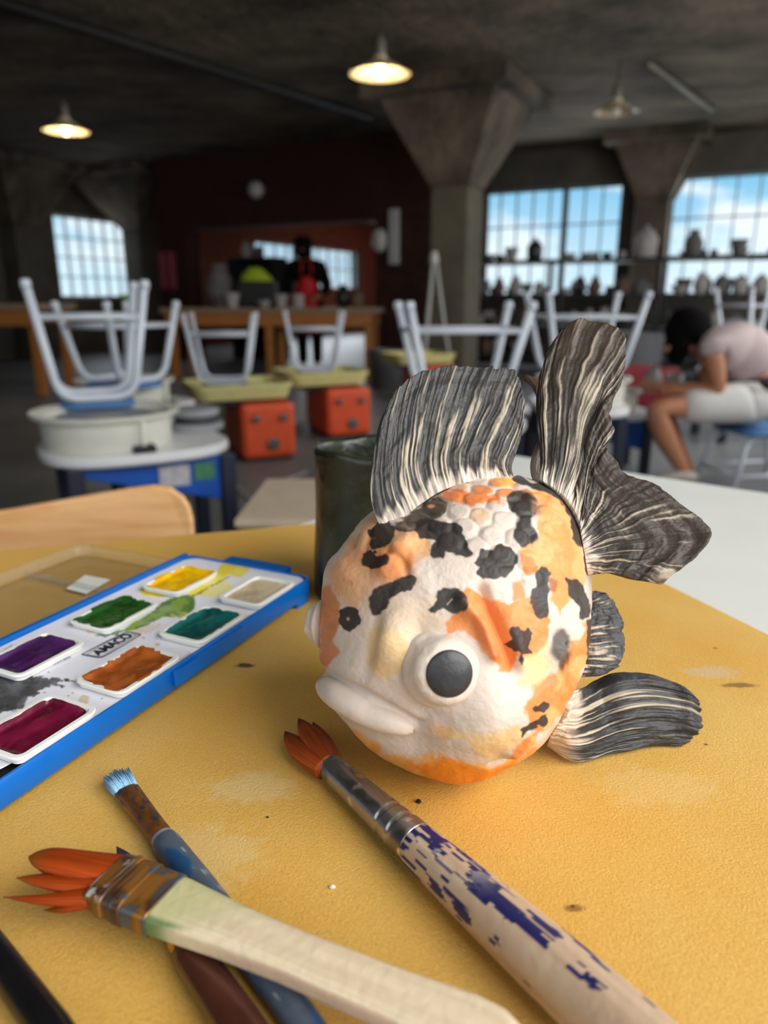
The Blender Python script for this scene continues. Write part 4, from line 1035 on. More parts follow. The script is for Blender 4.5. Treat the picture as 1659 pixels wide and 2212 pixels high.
cm = np_mesh('sheet', Pg.reshape(-1, 3), quads, M_cardm, cd, card.reshape(-1, 3))
sm = cm.modifiers.new('s', 'SOLIDIFY'); sm.thickness = .0005; sm.offset = -1
# printing on the card
M_ink = mat('black_ink', (38, 38, 44), .6)
def text_mesh(s, bold=0.0):
    c = bpy.data.curves.new('text', 'FONT'); c.body = s; c.resolution_u = 3; c.offset = bold
    o_ = bpy.data.objects.new('text', c); COL.objects.link(o_); bpy.context.view_layer.update()
    me = bpy.data.meshes.new_from_object(o_.evaluated_get(bpy.context.evaluated_depsgraph_get()))
    bpy.data.objects.remove(o_); bpy.data.curves.remove(c); return me
def print_text(s, BL, BR, TLc, TRc, name, bold=0.0, parent=None, z=CZ + .0003):
    me = text_mesh(s, bold); co = np.zeros(len(me.vertices) * 3); me.vertices.foreach_get('co', co); co = co.reshape(-1, 3)
    lo, hi = co.min(0), co.max(0); a = (co[:, 0] - lo[0]) / (hi[0] - lo[0]); b = (co[:, 1] - lo[1]) / (hi[1] - lo[1])
    Q = [np.array(on_z(*p, z)) for p in (BL, BR, TLc, TRc)]
    W_ = (Q[0][None] * ((1 - a) * (1 - b))[:, None] + Q[1][None] * (a * (1 - b))[:, None] + Q[2][None] * ((1 - a) * b)[:, None] + Q[3][None] * (a * b)[:, None])
    W_ -= np.array(parent.location); me.vertices.foreach_set('co', W_.ravel()); return finish(me, name, M_ink, parent)
print_text('AMACO', (213, 1416.5), (291, 1372.5), (196, 1410), (268, 1367.5), 'lettering', .035, cd)
fr_ = [(177, 1413), (196, 1417), (214, 1420), (222, 1419), (230, 1415), (268, 1393), (304, 1370.5), (300, 1369), (283, 1365), (279, 1364.5), (270, 1366), (225, 1388)]
bb = MB(); ring = [on_z(*p, CZ + .0003) for p in fr_ + fr_[:1]]
for a_, b_ in zip(ring[:-1], ring[1:]):
    bb.tube([a_, (a_ + b_) / 2, b_], .00042, 6, .3, up=(0, 0, 1))
bb.build('logo_border', M_ink, cd)
inn = [(188, 1413), (214, 1418), (222, 1416.5), (295, 1371.5), (278, 1367), (270, 1368), (224, 1391)]
bb = MB(); ring = [on_z(*p, CZ + .0003) for p in inn + inn[:1]]
for a_, b_ in zip(ring[:-1], ring[1:]): bb.tube([a_, (a_ + b_) / 2, b_], .0002, 6, .3, up=(0, 0, 1))
bb.build('logo_border', M_ink, cd)
print_text('Dark Blue', (117, 1436), (154, 1420), (113, 1431), (150, 1415.5), 'lettering', 0, cd)
print_text('Green', (296, 1359), (317, 1349), (292, 1355), (313, 1345), 'lettering', 0, cd)
print_text('Light Yellow', (420, 1289), (500, 1246), (416, 1285), (496, 1242.5), 'lettering', 0, cd)
print_text('Turquoise', (358, 1362), (395, 1344), (354, 1358), (391, 1340.5), 'lettering', 0, cd)

# pans of paint
M_shell = mat('white_pan', (236, 236, 230), .4, .03)
PL, PWd, PH = .0485, .0355, .0042
pr_ = lambda inset, r: rrect(PL - 2 * inset, PWd - 2 * inset, r, 5)
def pan_pts(poly, z, c): return [TP(c[0] + a, c[1] + b, z) for a, b in poly]
def paint_pan(c, colr, dark, label, over=0.0, seed=0, ridge=(0, 0, 0), top=.0):
    zb, zt_ = CZ + .0002, CZ + PH
    o = thing('paint_pan', label, 'paint pan', TP(c[0], c[1], zb), 0, 'pans in the paint tray')
    rings = [pan_pts(pr_(.0016, .004), zb, c), pan_pts(pr_(.0014, .005), zt_ - .0016, c), pan_pts(pr_(0, .006), zt_ - .0013, c), pan_pts(pr_(0, .006), zt_ - .0005, c), pan_pts(pr_(.0005, .0055), zt_, c), pan_pts(pr_(.0028, .0036), zt_, c), pan_pts(pr_(.0033, .003), zt_ - .0005, c), pan_pts(pr_(.0048, .002), zt_ - .0036, c)]
    vs, fs = ring_loft(rings); MB().add(vs, fs).build('pan_shell', M_shell, o, smooth=True, auto=35)
    # the paint itself: a lumpy cake filling the well and smeared over the rim
    na, nr = 110, 26; A = np.linspace(0, 2 * np.pi, na, endpoint=False); ca, sa = np.cos(A), np.sin(A)
    hx, hy = PL / 2 - .0038, PWd / 2 - .0038
    Rin = 1 / (np.abs(ca / hx) ** 8 + np.abs(sa / hy) ** 8) ** (1 / 8)
    rim_ = over * (fbm(ca * 2.5 + seed, sa * 2.5 + 7) * 1.6 - .5 + .35 * (vnoise(ca * 9 + seed * 3, sa * 9) - .5))
    Ro = Rin + np.clip(rim_, -.0004 if over else 0, .0033) if over else Rin
    tt = np.linspace(0, 1, nr); 
    X = (tt[None] * Ro[:, None]) * ca[:, None]; Y = (tt[None] * Ro[:, None]) * sa[:, None]
    inside = np.maximum(np.abs(X) / hx, np.abs(Y) / hy)
    lump = (fbm(X * 120 + seed, Y * 160 + seed * 2) - .5) * .0016 + (fbm(X * 500 + seed, Y * 500) - .5) * .0004
    zz = zt_ - .0022 + top + lump + .0006 * smooth(.8, 1.0, inside)
    zz = zz + ridge[2] * np.exp(-((X - ridge[0]) / .006) ** 2 - ((Y - ridge[1]) / .0035) ** 2)
    up_ = smooth(.9, 1.02, inside) if over else 0 * inside
    zz = zz * (1 - up_) + np.maximum(zz, zt_ + .00025) * up_
    G = np.stack([P0[0] + eu[0] * (c[0] + X) + ev[0] * (c[1] + Y), P0[1] + eu[1] * (c[0] + X) + ev[1] * (c[1] + Y), zz], -1)
    k = smooth(.35, .7, fbm(X * 90 + seed * 5, Y * 150))[..., None]; kk = smooth(.9, 1.15, inside)[..., None] * .25
    colg = np.array(s2l(*colr)) * (1 - k) + np.array(s2l(*dark)) * k; colg = colg * (1 - kk) + np.array(s2l(*colr)) * 1.25 * kk
    V = G.reshape(-1, 3); id_ = np.arange(na * nr).reshape(na, nr); nx = np.roll(id_, -1, 0)
    quads = np.stack([id_[:, :-1], nx[:, :-1], nx[:, 1:], id_[:, 1:]], -1).reshape(-1, 4)[:, ::-1]
    np_mesh('paint', V, quads, M_paint, o, np.clip(colg, 0, 1).reshape(-1, 3)); return o
M_paint = mat('moist_paint', (200, 200, 200), .32, vcol=True, spec=.45)
zp = CZ + PH
cb, ctl, cbr = to_tray(557, 1273, zp), to_tray(436, 1344, zp), to_tray(280, 1441, zp)
cy4, cg4, cp4 = to_tray(386, 1248, zp), to_tray(251, 1321, zp), to_tray(73, 1409, zp)
vR = (cb[1] + ctl[1] + cbr[1]) / 3; vL = (cy4[1] + cg4[1] + cp4[1]) / 3
uR = [cb[0], ctl[0], cbr[0], cbr[0] + (cbr[0] - cb[0]) / 2]; uL = [cy4[0], cg4[0], cp4[0]]
print('PANS', np.round(uR, 4), np.round(uL, 4), round(vR, 4), round(vL, 4), 'lid corner', np.round(to_tray(165, 1175, CZ), 4))
paint_pan((uR[0], vR), (208, 190, 156), (186, 168, 134), 'pan of beige paint at the far right of the tray', 0, 1)
paint_pan((uR[1], vR), (24, 104, 98), (8, 72, 70), 'pan of teal paint', .003, 2)
paint_pan((uR[2], vR), (172, 92, 36), (138, 68, 22), 'pan of brown paint', .0075, 3)
paint_pan((uR[3], vR), (112, 18, 52), (84, 10, 36), 'pan of crimson paint nearest the front', .0012, 4, (-.002, .004, .0016))
paint_pan((uL[0], vL), (244, 196, 8), (224, 168, 8), 'pan of yellow paint at the far left of the tray', .0075, 5)
paint_pan((uL[1], vL), (36, 88, 30), (22, 62, 20), 'pan of dark green paint', .0065, 6)
paint_pan((uL[2], vL), (78, 36, 92), (58, 22, 70), 'pan of purple paint', .0006, 7)

# clear lid opened flat on the far side of the tray
M_clear = pane_mat('clear_plastic', (.96, .96, .95), .035, .02)
M_clear2 = pane_mat('clear_plastic_edge', (.96, .96, .96), .06, .05)
lv0, lv1 = TW + .006, TW * 2 + .004
lid = thing('clear_lid', 'clear plastic lid lying open beside the blue tray', 'lid', TP(TL / 2, (lv0 + lv1) / 2, TT))
lr = lambda inset, r=.012: rrect(TL - 2 * inset, lv1 - lv0 - 2 * inset, r, 6, TL / 2, (lv0 + lv1) / 2)
vs, fs = ring_loft([tray_poly(lr(.003), TT + .0006), tray_poly(lr(.003), TT + .0022)]); MB().add(vs, fs).build('lid_panel', M_clear, lid)
vs, fs = ring_loft([tray_poly(lr(.0028), TT + .0024), tray_poly(lr(.001), TT + .009), tray_poly(lr(-.001), TT + .0105), tray_poly(lr(.0014), TT + .0105), tray_poly(lr(.0026), TT + .009), tray_poly(lr(.0036), TT + .0024)], close=False)
MB().add(vs, fs).build('lid_wall', M_clear2, lid, smooth=True, auto=50)
ua, va = to_tray(120, 1265, TT)
vs, fs = ring_loft([tray_poly(rrect(.0022, lv1 - lv0 - .012, .001, 2, ua, (lv0 + lv1) / 2), z) for z in (TT + .0024, TT + .007)])
MB().add(vs, fs).build('divider', M_clear2, lid)
st = [on_z(*p, TT + .0027) for p in ((143, 1272), (186, 1283), (238, 1253), (184, 1243))]
b_ = MB(); lo_ = [tuple(p) for p in st]; hi_ = [(p[0], p[1], p[2] + .0004) for p in st]
b_.add(lo_ + hi_, [(0, 1, 2, 3)[::-1], (4, 5, 6, 7)] + [(k, (k + 1) % 4, 4 + (k + 1) % 4, 4 + k) for k in range(4)]).build('white_patch', mat('patch_white', (218, 220, 212), .5), lid)  # thin plain white four-cornered patch on the lid panel

# ------------------------------------------------------------------ tumbler
M_glaze = mat('dark_green_glaze', (44, 48, 32), .36, 0, color2=(16, 20, 14), vscale=38, bump=.25, bscale=60, coat=.2)
mx_, my_ = on_z(812, 1274, TT)[0] - .0005, .531
r0, r1 = .0475, .0445; hm = .1155
mug = thing('tumbler', 'dark green glazed ceramic tumbler behind the fish', 'tumbler', (mx_, my_, TT))
prof = [(r0 - .004, 0), (r0 - .001, .001), (r0, .004), (r0 - .0005, .03), (r0 - .003, .07), (r1, .1), (r1 + .0005, hm - .002), (r1 - .0005, hm), (r1 - .003, hm), (r1 - .0042, hm - .003), (r1 - .006, .08), (r0 - .007, .03), (r0 - .01, .008), (.004, .006)]
pts_ = spline(np.array(prof), 60)
mvs, mfs = [], []
mb_ = MB().lathe([tuple(p) for p in pts_], 72)
mvv = []
for x, y, z in mb_.v:
    a = math.atan2(y, x); k = 1 + .012 * math.sin(2 * a + 1) + .006 * math.sin(5 * a + z * 40); mvv.append((x * k, y * k, z + (.0012 * math.sin(2 * a + .5) + .0008 * math.sin(5 * a) if z > hm - .006 else 0)))
mb_.v = mvv; mb_.build('cup_wall', M_glaze, mug, local=True, smooth=True)
rm = []
MB().lathe([(r1 - .0035, hm - .0046), (r1 - .0046, hm - .012), (r1 - .0062, .08), (r0 - .0075, .03), (.004, .0066)], 60, cap=False).build('inner_glaze', mat('tan_glaze', (150, 138, 96), .35, .2, 40), mug, local=True, smooth=True)

# ------------------------------------------------------------------ brushes
def rod(stations, n=40, up=(0, 0, 1)):
    """stations: (point, half width, half height, squareness) -> vertex grid [station, n] and faces"""
    Pn = [np.array(s[0], float) for s in stations]; up = np.array(up, float); G = np.zeros((len(stations), n, 3)); A = np.linspace(0, 2 * np.pi, n, endpoint=False)
    for i, s in enumerate(stations):
        t = Pn[min(i + 1, len(Pn) - 1)] - Pn[max(i - 1, 0)]; t /= np.linalg.norm(t); b = up - t * (up @ t); b /= np.linalg.norm(b); sd = np.cross(t, b)
        e = 2.0 / s[3]; ca, sa = np.cos(A), np.sin(A)
        G[i] = Pn[i] + sd * (s[1] * np.sign(ca) * np.abs(ca) ** e)[:, None] + b * (s[2] * np.sign(sa) * np.abs(sa) ** e)[:, None]
    return G
def rod_mesh(name, G, m, parent, col=None):
    ns, n = G.shape[:2]; id_ = np.arange(ns * n).reshape(ns, n); nx = np.roll(id_, -1, 1)
    quads = np.stack([id_[:-1], nx[:-1], nx[1:], id_[1:]], -1).reshape(-1, 4)
    V = np.vstack([G.reshape(-1, 3), G[0].mean(0), G[-1].mean(0)]); a, b = ns * n, ns * n + 1
    t = [(a, nx[0, k], id_[0, k]) for k in range(n)] + [(b, id_[-1, k], nx[-1, k]) for k in range(n)]
    if col is not None: col = np.vstack([col.reshape(-1, 3), col[0].mean(0), col[-1].mean(0)])
    return np_mesh(name, V, quads, m, parent, col, True, np.array(t))
def stations(A, B, prof, k=1.0):
    """prof: (t, half width, half height, squareness) along A->B, densely interpolated"""
    A, B = np.array(A, float), np.array(B, float); pr = np.array(prof, float); n = max(8, int(90 * k)); ts = np.unique(np.r_[np.linspace(pr[0, 0], pr[-1, 0], n), pr[:, 0]])
    return [(A + (B - A) * t, np.interp(t, pr[:, 0], pr[:, 1]), np.interp(t, pr[:, 0], pr[:, 2]), np.interp(t, pr[:, 0], pr[:, 3])) for t in ts], ts
def tuft(name, base, tip, w0, w1, h0, m, parent, c0, c1, sharp=1.0, seed=0, bend=(0, 0, 0), tipc=None):
    """one clump of brush hair: flattened, ends in a point, faint grooves along it"""
    base, tip = np.array(base, float), np.array(tip, float); n, ns = 44, 40; st = []
    for t in np.linspace(0, 1, ns):
        p = base + (tip - base) * t + np.array(bend) * math.sin(math.pi * t)
        w = w0 + (w1 - w0) * math.sin(min(t * 1.6, 1) * math.pi / 2); k = max(1 - t ** (2.2 * sharp), .0) ** .8
        st.append((p, max(w * k, .00025), max(h0 * (1 - .5 * t) * k, .0002), 2.2))
    G = rod(st, n); A = np.linspace(0, 2 * np.pi, n, endpoint=False)[None]; T_ = np.linspace(0, 1, ns)[:, None]
    q = fbm(np.cos(A) * 9 + seed + 0 * T_, np.sin(A) * 3 + T_ * 1.4 + seed); c = (np.array(s2l(*c0)) * (1 - q[..., None]) + np.array(s2l(*c1)) * q[..., None]) * (.75 + .5 * vnoise(np.cos(A) * 22 + seed + 0 * T_, T_ * 2 + np.sin(A)))[..., None]
    if tipc is not None:
        k = smooth(.72, .98, T_)[..., None]; c = c * (1 - k) + np.array(s2l(*tipc)) * k
    ctr_ = G.mean(1, keepdims=True); G = ctr_ + (G - ctr_) * (1 + .1 * (vnoise(np.cos(A) * 22 + seed + 0 * T_, np.sin(A) * 3 + T_ * 2) - .5))[..., None]
    return rod_mesh(name, G, m, parent, np.clip(c, 0, 1))
M_hairv = mat('brush_hair', (200, 90, 20), .55, vcol=True, spec=.2)
M_ferr = mat('nickel_ferrule', (150, 150, 150), .25, vcol=True, metal=.85)
M_handle = mat('painted_handle', (200, 180, 150), .5, vcol=True, bump=.15, bscale=200)
Z = TT + .0006
# --- big round brush in front of the fish
def zline(px, py, r): p = on_z(px, py, Z + r); return p
A = zline(712, 1655, .0066); B = zline(1330, 2210, .0121)
L_ = np.linalg.norm(B - A)
tB = np.linalg.norm(zline(903, 1824, .0085) - A) / L_
br = thing('round_brush', 'big round paintbrush with chipped navy handle in front of the fish', 'paintbrush', A)
f_, ts = stations(A, B, [(0, .0064, .0062, 2), (tB * .35, .0070, .0068, 2), (tB * .70, .0079, .0078, 2), (tB * .715, .0073, .0072, 2), (tB * .745, .0073, .0072, 2), (tB * .76, .0081, .0080, 2), (tB * .83, .0083, .0082, 2), (tB * .845, .0078, .0077, 2), (tB * .87, .0078, .0077, 2), (tB * .885, .0086, .0085, 2), (tB, .0087, .0086, 2)])
G = rod(f_, 64); T_ = ts[:, None] / tB; An = np.linspace(0, 2 * np.pi, 64, endpoint=False)[None]
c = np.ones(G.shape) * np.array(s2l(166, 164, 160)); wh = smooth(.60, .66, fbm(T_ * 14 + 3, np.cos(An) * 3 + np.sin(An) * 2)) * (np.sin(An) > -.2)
br_ = smooth(.55, .7, fbm(T_ * 5 + 9, np.cos(An) * 2 + 4)) * .6
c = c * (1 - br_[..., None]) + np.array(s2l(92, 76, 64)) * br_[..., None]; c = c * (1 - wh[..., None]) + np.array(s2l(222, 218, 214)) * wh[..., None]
c = np.where((np.hypot((T_ - .33) * 6, An - 1.75) < .16)[..., None], np.array(s2l(236, 206, 20)), c)
rod_mesh('ferrule', G, M_ferr, br, c)
B2 = A + (B - A) * 1.45
h_, ts = stations(A, B, [(tB * .99, .0084, .0083, 2), (tB * 1.02, .0089, .0088, 2), (tB + .2, .0101, .0100, 2), (tB + .42, .0113, .0111, 2), (1.0, .0116, .0115, 2), (1.15, .0112, .0112, 2), (1.35, .009, .009, 2)], 2.2)
h_ = [(p + np.array([0, 0, max(0, 0)]), a, b, e) for p, a, b, e in h_]
G = rod(h_, 96); T_ = ts[:, None]; An = np.linspace(0, 2 * np.pi, 96, endpoint=False)[None]
gr = fbm(T_ * 6, np.cos(An) * 6 + np.sin(An) * 4); c = np.array(s2l(206, 180, 152)) * (1 - gr[..., None]) + np.array(s2l(176, 146, 118)) * gr[..., None]
top_ = np.exp(-((An - 1.75 + (T_ - tB) * 0.0) / .62) ** 2)
Ac = np.round(An * 9)
fl = .62 * fbm(T_ * 10 + 2.3, Ac / 9 * 1.6 + .7, 2) + .38 * vnoise(T_ * 26 + Ac * 5.37, Ac * 3.1)
lim = .60 - .17 * top_ + .13 * smooth(tB + .25, tB + .75, T_ + 0 * An) - .05 * smooth(.05, 0, T_ - tB)
nav = smooth(lim - .008, lim + .008, fl)
strip = (np.abs(An - 1.2 - .15 * np.sin(T_ * 9)) < .22 * smooth(.60, .66, T_) * smooth(1.0, .9, T_) + .0) & (fl > .36)
nav = np.maximum(nav, strip * 1.0)
c = c * (1 - nav[..., None]) + np.array(s2l(26, 30, 88)) * nav[..., None]
wt = smooth(.60, .66, fbm(T_ * 22 + 30, np.cos(An) * 4)) * top_ * smooth(tB + .3, tB + .1, T_ + 0 * An); c = c * (1 - .7 * wt[..., None]) + np.array(s2l(226, 216, 196)) * .7 * wt[..., None]
rod_mesh('handle', G, M_handle, br, c)
base = A + (B - A) * (.006)
for k, (tx, ty, w0, w1, hh, bz, sd) in enumerate(((616, 1580, .0050, .0068, .0052, .0, 1), (645, 1552, .0046, .0064, .0055, .004, 2), (676, 1560, .0040, .0050, .0045, .004, 3), (655, 1600, .0040, .0060, .0045, .002, 4))):
    off = (np.array([-.0030, -.0012, .0]), np.array([-.0008, .0002, .001]), np.array([.0022, .0012, .0005]), np.array([.0028, .0012, -.001]))[k]
    tp = on_z(tx, ty, Z + .006 + bz)
    tuft('bristle_clump', base + off, tp, w0, w1, hh, M_hairv, br, (182, 84, 28), (116, 46, 14), 1.3 if k < 2 else 1.0, sd, (-.0012 if k == 0 else 0, -.0012 if k == 0 else 0, .0006), (70, 44, 30))
# --- thin blue-haired brush
A = zline(284, 1722, .0045); B = zline(640, 2190, .0052); L_ = np.linalg.norm(B - A)
b2 = thing('flat_tip_brush', 'small brush with pale blue hair and grey blue handle', 'paintbrush', A)
tB = np.linalg.norm(zline(350, 1812, .0048) - A) / L_
f_, ts = stations(A, B, [(-.042, .0056, .0026, 2.2), (0, .0054, .003, 2.2), (tB * .6, .0048, .0042, 2), (tB, .0047, .0046, 2)], .6)
G = rod(f_, 48); T_ = (ts[:, None]) / tB; An = np.linspace(0, 2 * np.pi, 48, endpoint=False)[None]
q = fbm(T_ * 4, np.cos(An) * 2 + 3)[..., None]; c = np.array(s2l(176, 112, 44)) * (1 - q) + np.array(s2l(70, 44, 28)) * q
q = smooth(.6, .66, fbm(T_ * 9 + 4, np.cos(An) * 4))[..., None]; c = c * (1 - q) + np.array(s2l(56, 66, 80)) * q
rod_mesh('ferrule', G, mat('rusty_ferrule', (150, 100, 50), .35, vcol=True, metal=.5), b2, c)
h_, ts = stations(A, B, [(tB * .98, .0048, .0047, 2), (tB + .03, .0056, .0055, 2), (tB + .25, .0060, .0058, 2), (.8, .0058, .0056, 2), (1.0, .0054, .0052, 2), (1.5, .003, .003, 2)], 1.2)
G = rod(h_, 48); T_ = ts[:, None]; q = fbm(T_ * 9, np.cos(An) * 2)[..., None]; c = np.array(s2l(86, 98, 112)) * (1 - q) + np.array(s2l(58, 68, 84)) * q
q = smooth(.52, .62, fbm(T_ * 7 + 11, np.cos(An) * 1.5 + 5))[..., None]; c = c * (1 - q) + np.array(s2l(34, 76, 120)) * q
q = smooth(.72, .78, fbm(T_ * 26 + 5, np.cos(An) * 5))[..., None]; c = c * (1 - q) + np.array(s2l(150, 156, 162)) * q
q = (T_ < tB + .012)[..., None] * .6; c = c * (1 - q) + np.array(s2l(200, 190, 190)) * q
rod_mesh('handle', G, M_handle, b2, c)
r2 = np.random.RandomState(4); d_ = (B - A) / L_; sd_ = np.cross(d_, [0, 0, 1])
tip0 = A - d_ * .0125; hb = MB()
for k in range(420):
    a = r2.uniform(-1, 1); b = r2.uniform(-1, 1); s0 = A - d_ * (.040 * L_) + sd_ * a * .0049 + np.array([0, 0, b * .0019]); ln = r2.uniform(.0125, .0165) * (1 - .18 * abs(a))
    e = s0 - d_ * ln + sd_ * (a * .0011 + r2.uniform(-.0004, .0004)) + np.array([0, 0, b * .0008 + .0006])
    hb.tube([s0, (s0 + e) / 2 + np.array([0, 0, .0003]), e], [.00024, .00023, .00010], 4)
tag(hb.build('bristle_clump', mat('pale_blue_hair', (150, 196, 226), .5, .25, 900), b2, smooth=True), kind='stuff')
# --- brown brush with a dark pointed tip, passing under the flat brush
tp = on_z(252, 1829, Z + .007); A = zline(300, 1896, .0035); B = zline(515, 2212, .0063); L_ = np.linalg.norm(B - A)
b3 = thing('pointed_brush', 'dark tipped pointed brush with brown handle lying under the wooden brush', 'paintbrush', A)
tB = np.linalg.norm(zline(398, 2050, .0056) - A) / L_
f_, ts = stations(A, B, [(0, .0026, .0026, 2), (tB * .7, .0043, .0043, 2), (tB * .85, .0044, .0044, 2), (tB * .87, .005, .005, 2), (tB * .91, .005, .005, 2), (tB * .93, .0046, .0046, 2), (tB, .0046, .0046, 2)], .5)
rod_mesh('ferrule', rod(f_, 40), mat('brass_ferrule', (206, 160, 70), .22, .15, 60, metal=.9), b3)
h_, ts = stations(A, B, [(tB * .99, .0052, .0051, 2), (tB + .05, .0062, .0058, 2), (1, .0068, .0062, 2), (1.5, .006, .006, 2)], .6)
rod_mesh('handle', rod(h_, 40), mat('brown_lacquer', (74, 38, 28), .3, .2, 60, coat=.3), b3)
tuft('bristle_clump', A + (B - A) * .01, tp, .0032, .0040, .0034, M_hairv, b3, (58, 64, 76), (30, 34, 42), .8, 5)
# --- flat wooden brush, resting across the two others
zf = TT + .0185
A = on_z(288, 1925, zf - .002); B = on_z(1010, 2224, zf + .001); L_ = np.linalg.norm(B - A)
b4 = thing('flat_brush', 'broad flat paintbrush with pale wooden handle lying across other brushes', 'paintbrush', A)
t1 = np.linalg.norm(on_z(222, 1900, zf) - A) / L_; t2 = np.linalg.norm(on_z(349, 1957, zf) - A) / L_
prof = [(-t1, .0116, .0042, 4), (-t1 * .6, .0118, .0050, 4.5), (-t1 * .55, .0122, .0054, 4.5), (-t1 * .35, .0122, .0054, 4.5), (-t1 * .3, .0116, .0050, 4.5), (-t1 * .05, .0117, .0051, 4.5), (0, .0120, .0055, 4.5), (t2 * .25, .0120, .0055, 4.5), (t2 * .3, .0114, .0051, 4.5), (t2, .0112, .0052, 5)]
f_, ts = stations(A, B, prof, .8); G = rod(f_, 80); T_ = ts[:, None] / t2; An = np.linspace(0, 2 * np.pi, 80, endpoint=False)[None]
q = fbm(T_ * 3.5 + 2, np.cos(An) * 2.4)[..., None]; q = smooth(.3, .7, q); c = np.array(s2l(160, 108, 46)) * (1 - q) + np.array(s2l(84, 58, 42)) * q
q = smooth(.42, .56, fbm(T_ * 4 + 12, np.cos(An) * 3 + 3))[..., None] * smooth(-.3, .3, T_)[..., None]; c = c * (1 - q) + np.array(s2l(88, 96, 100)) * q
q = smooth(.58, .62, fbm(T_ * 6 + 31, np.cos(An) * 4 + 1))[..., None] * smooth(-.2, -.7, T_ + 0 * An)[..., None] ; c = c * (1 - q) + np.array(s2l(226, 226, 224)) * q
rod_mesh('ferrule', G, mat('stained_ferrule', (130, 90, 50), .4, vcol=True, metal=.45), b4, c)
prof = [(t2 * .98, .0108, .0047, 4.5), (t2 + .02, .0108, .0047, 4.5), (t2 + .22, .0088, .0046, 4), (t2 + .4, .0081, .0046, 3.6), (.8, .0086, .0046, 3.4), (1.0, .0100, .0046, 3.2), (1.07, .0090, .0045, 3), (1.105, .0066, .0043, 2.6), (1.125, .003, .003, 2.2)]
h_, ts = stations(A, B, prof, 1.6); G = rod(h_, 96); T_ = ts[:, None]; An = np.linspace(0, 2 * np.pi, 96, endpoint=False)[None]
q = fbm(T_ * 3, np.cos(An) * 12 + 0 * T_)[..., None]; c = np.array(s2l(228, 212, 182)) * (1 - q) + np.array(s2l(206, 184, 152)) * q
q = (smooth(t2 + .30, t2 + .06, T_ + .12 * np.cos(An) + .05 * (vnoise(np.cos(An) * 9, T_ * 3) - .5)) * .75)[..., None]; c = c * (1 - q) + np.array(s2l(184, 184, 128)) * q
q = (smooth(t2 + .13, t2 + .05, T_ + .03 * np.cos(An * 3) + 0 * An) * smooth(.45, .8, np.cos(An)) * .9)[..., None]; c = c * (1 - q) + np.array(s2l(86, 116, 58)) * q
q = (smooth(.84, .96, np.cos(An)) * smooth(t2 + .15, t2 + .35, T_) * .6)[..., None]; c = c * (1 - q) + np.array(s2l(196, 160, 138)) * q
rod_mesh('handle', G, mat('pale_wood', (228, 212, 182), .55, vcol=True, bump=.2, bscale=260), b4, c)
bb_ = A + (B - A) * (-t1 * .97); dd = (B - A) / L_; sd_ = np.cross(dd, [0, 0, 1]); sd_ /= np.linalg.norm(sd_)
# side direction check: +side should point to the near-left edge of the ferrule
if sd_[1] > 0: sd_ = -sd_
for k, (s0, tx, ty, dz, w0, w1, hh, sd, bend) in enumerate(((-.0042, 62, 1850, .004, .0082, .0060, .0036, 11, (0, 0, .0006)), (.0030, 36, 1896, .0, .0052, .0042, .0034, 12, (0, 0, 0)), (.0085, 8, 1938, -.003, .0042, .0024, .0030, 13, (.0005, -.0010, 0)), (-.001, 84, 1880, -.006, .0046, .0046, .0028, 14, (0, 0, 0)), (.0090, 95, 1966, -.007, .0034, .0028, .0022, 15, (.001, -.0012, 0)))):
    tuft('bristle_clump', bb_ + sd_ * s0, on_z(tx, ty, zf + dz), w0, w1, hh, M_hairv, b4, (166, 66, 10), (108, 36, 6), 3.2 if k == 0 else 1.2 if k == 1 else .8, sd, bend, (120, 66, 22))
# --- black handle at the lower left corner
A = zline(-40, 2020, .0052); B = zline(110, 2225, .0058)
b5 = thing('black_brush', 'black handled brush cut off by the lower left corner', 'paintbrush', A)
h_, ts = stations(A, B, [(-1.2, .0025, .0025, 2), (-.5, .0044, .0044, 2), (.0, .0051, .0050, 2), (1, .0058, .0056, 2), (1.6, .0050, .0050, 2)], .6)
rod_mesh('handle', rod(h_, 40), mat('black_lacquer', (16, 16, 18), .3, .2, 60), b5)
f_, ts = stations(A, B, [(1.6, .0052, .0052, 2), (2.3, .0046, .0046, 2)], .2); rod_mesh('ferrule', rod(f_, 32), mat('plain_nickel', (160, 160, 160), .3, metal=.9), b5)
# crumbs
def crumb(px, py, r, m, label, seed):
    p = on_z(px, py, TT + r * .55); vs, fs = ell_rings(p, (r, r * .8, r * .55), 9, 6, .5, seed=seed); tag(MB().add(vs, fs).build('clay_crumb', m), label, 'crumb')
crumb(905, 1731, .0014, M_black, 'black crumb lying below the fish', 1)
crumb(718, 1915, .0012, mat('white_crumb', (236, 232, 222), .8), 'white crumb left of the round brush ferrule', 2)
crumb(578, 1765, .0006, M_black, 'tiny dark crumb between the two brush tips', 3)
crumb(1240, 1958, .0007, mat('brown_crumb', (110, 76, 40), .8), 'tiny brown crumb right of the chipped navy handle', 4)

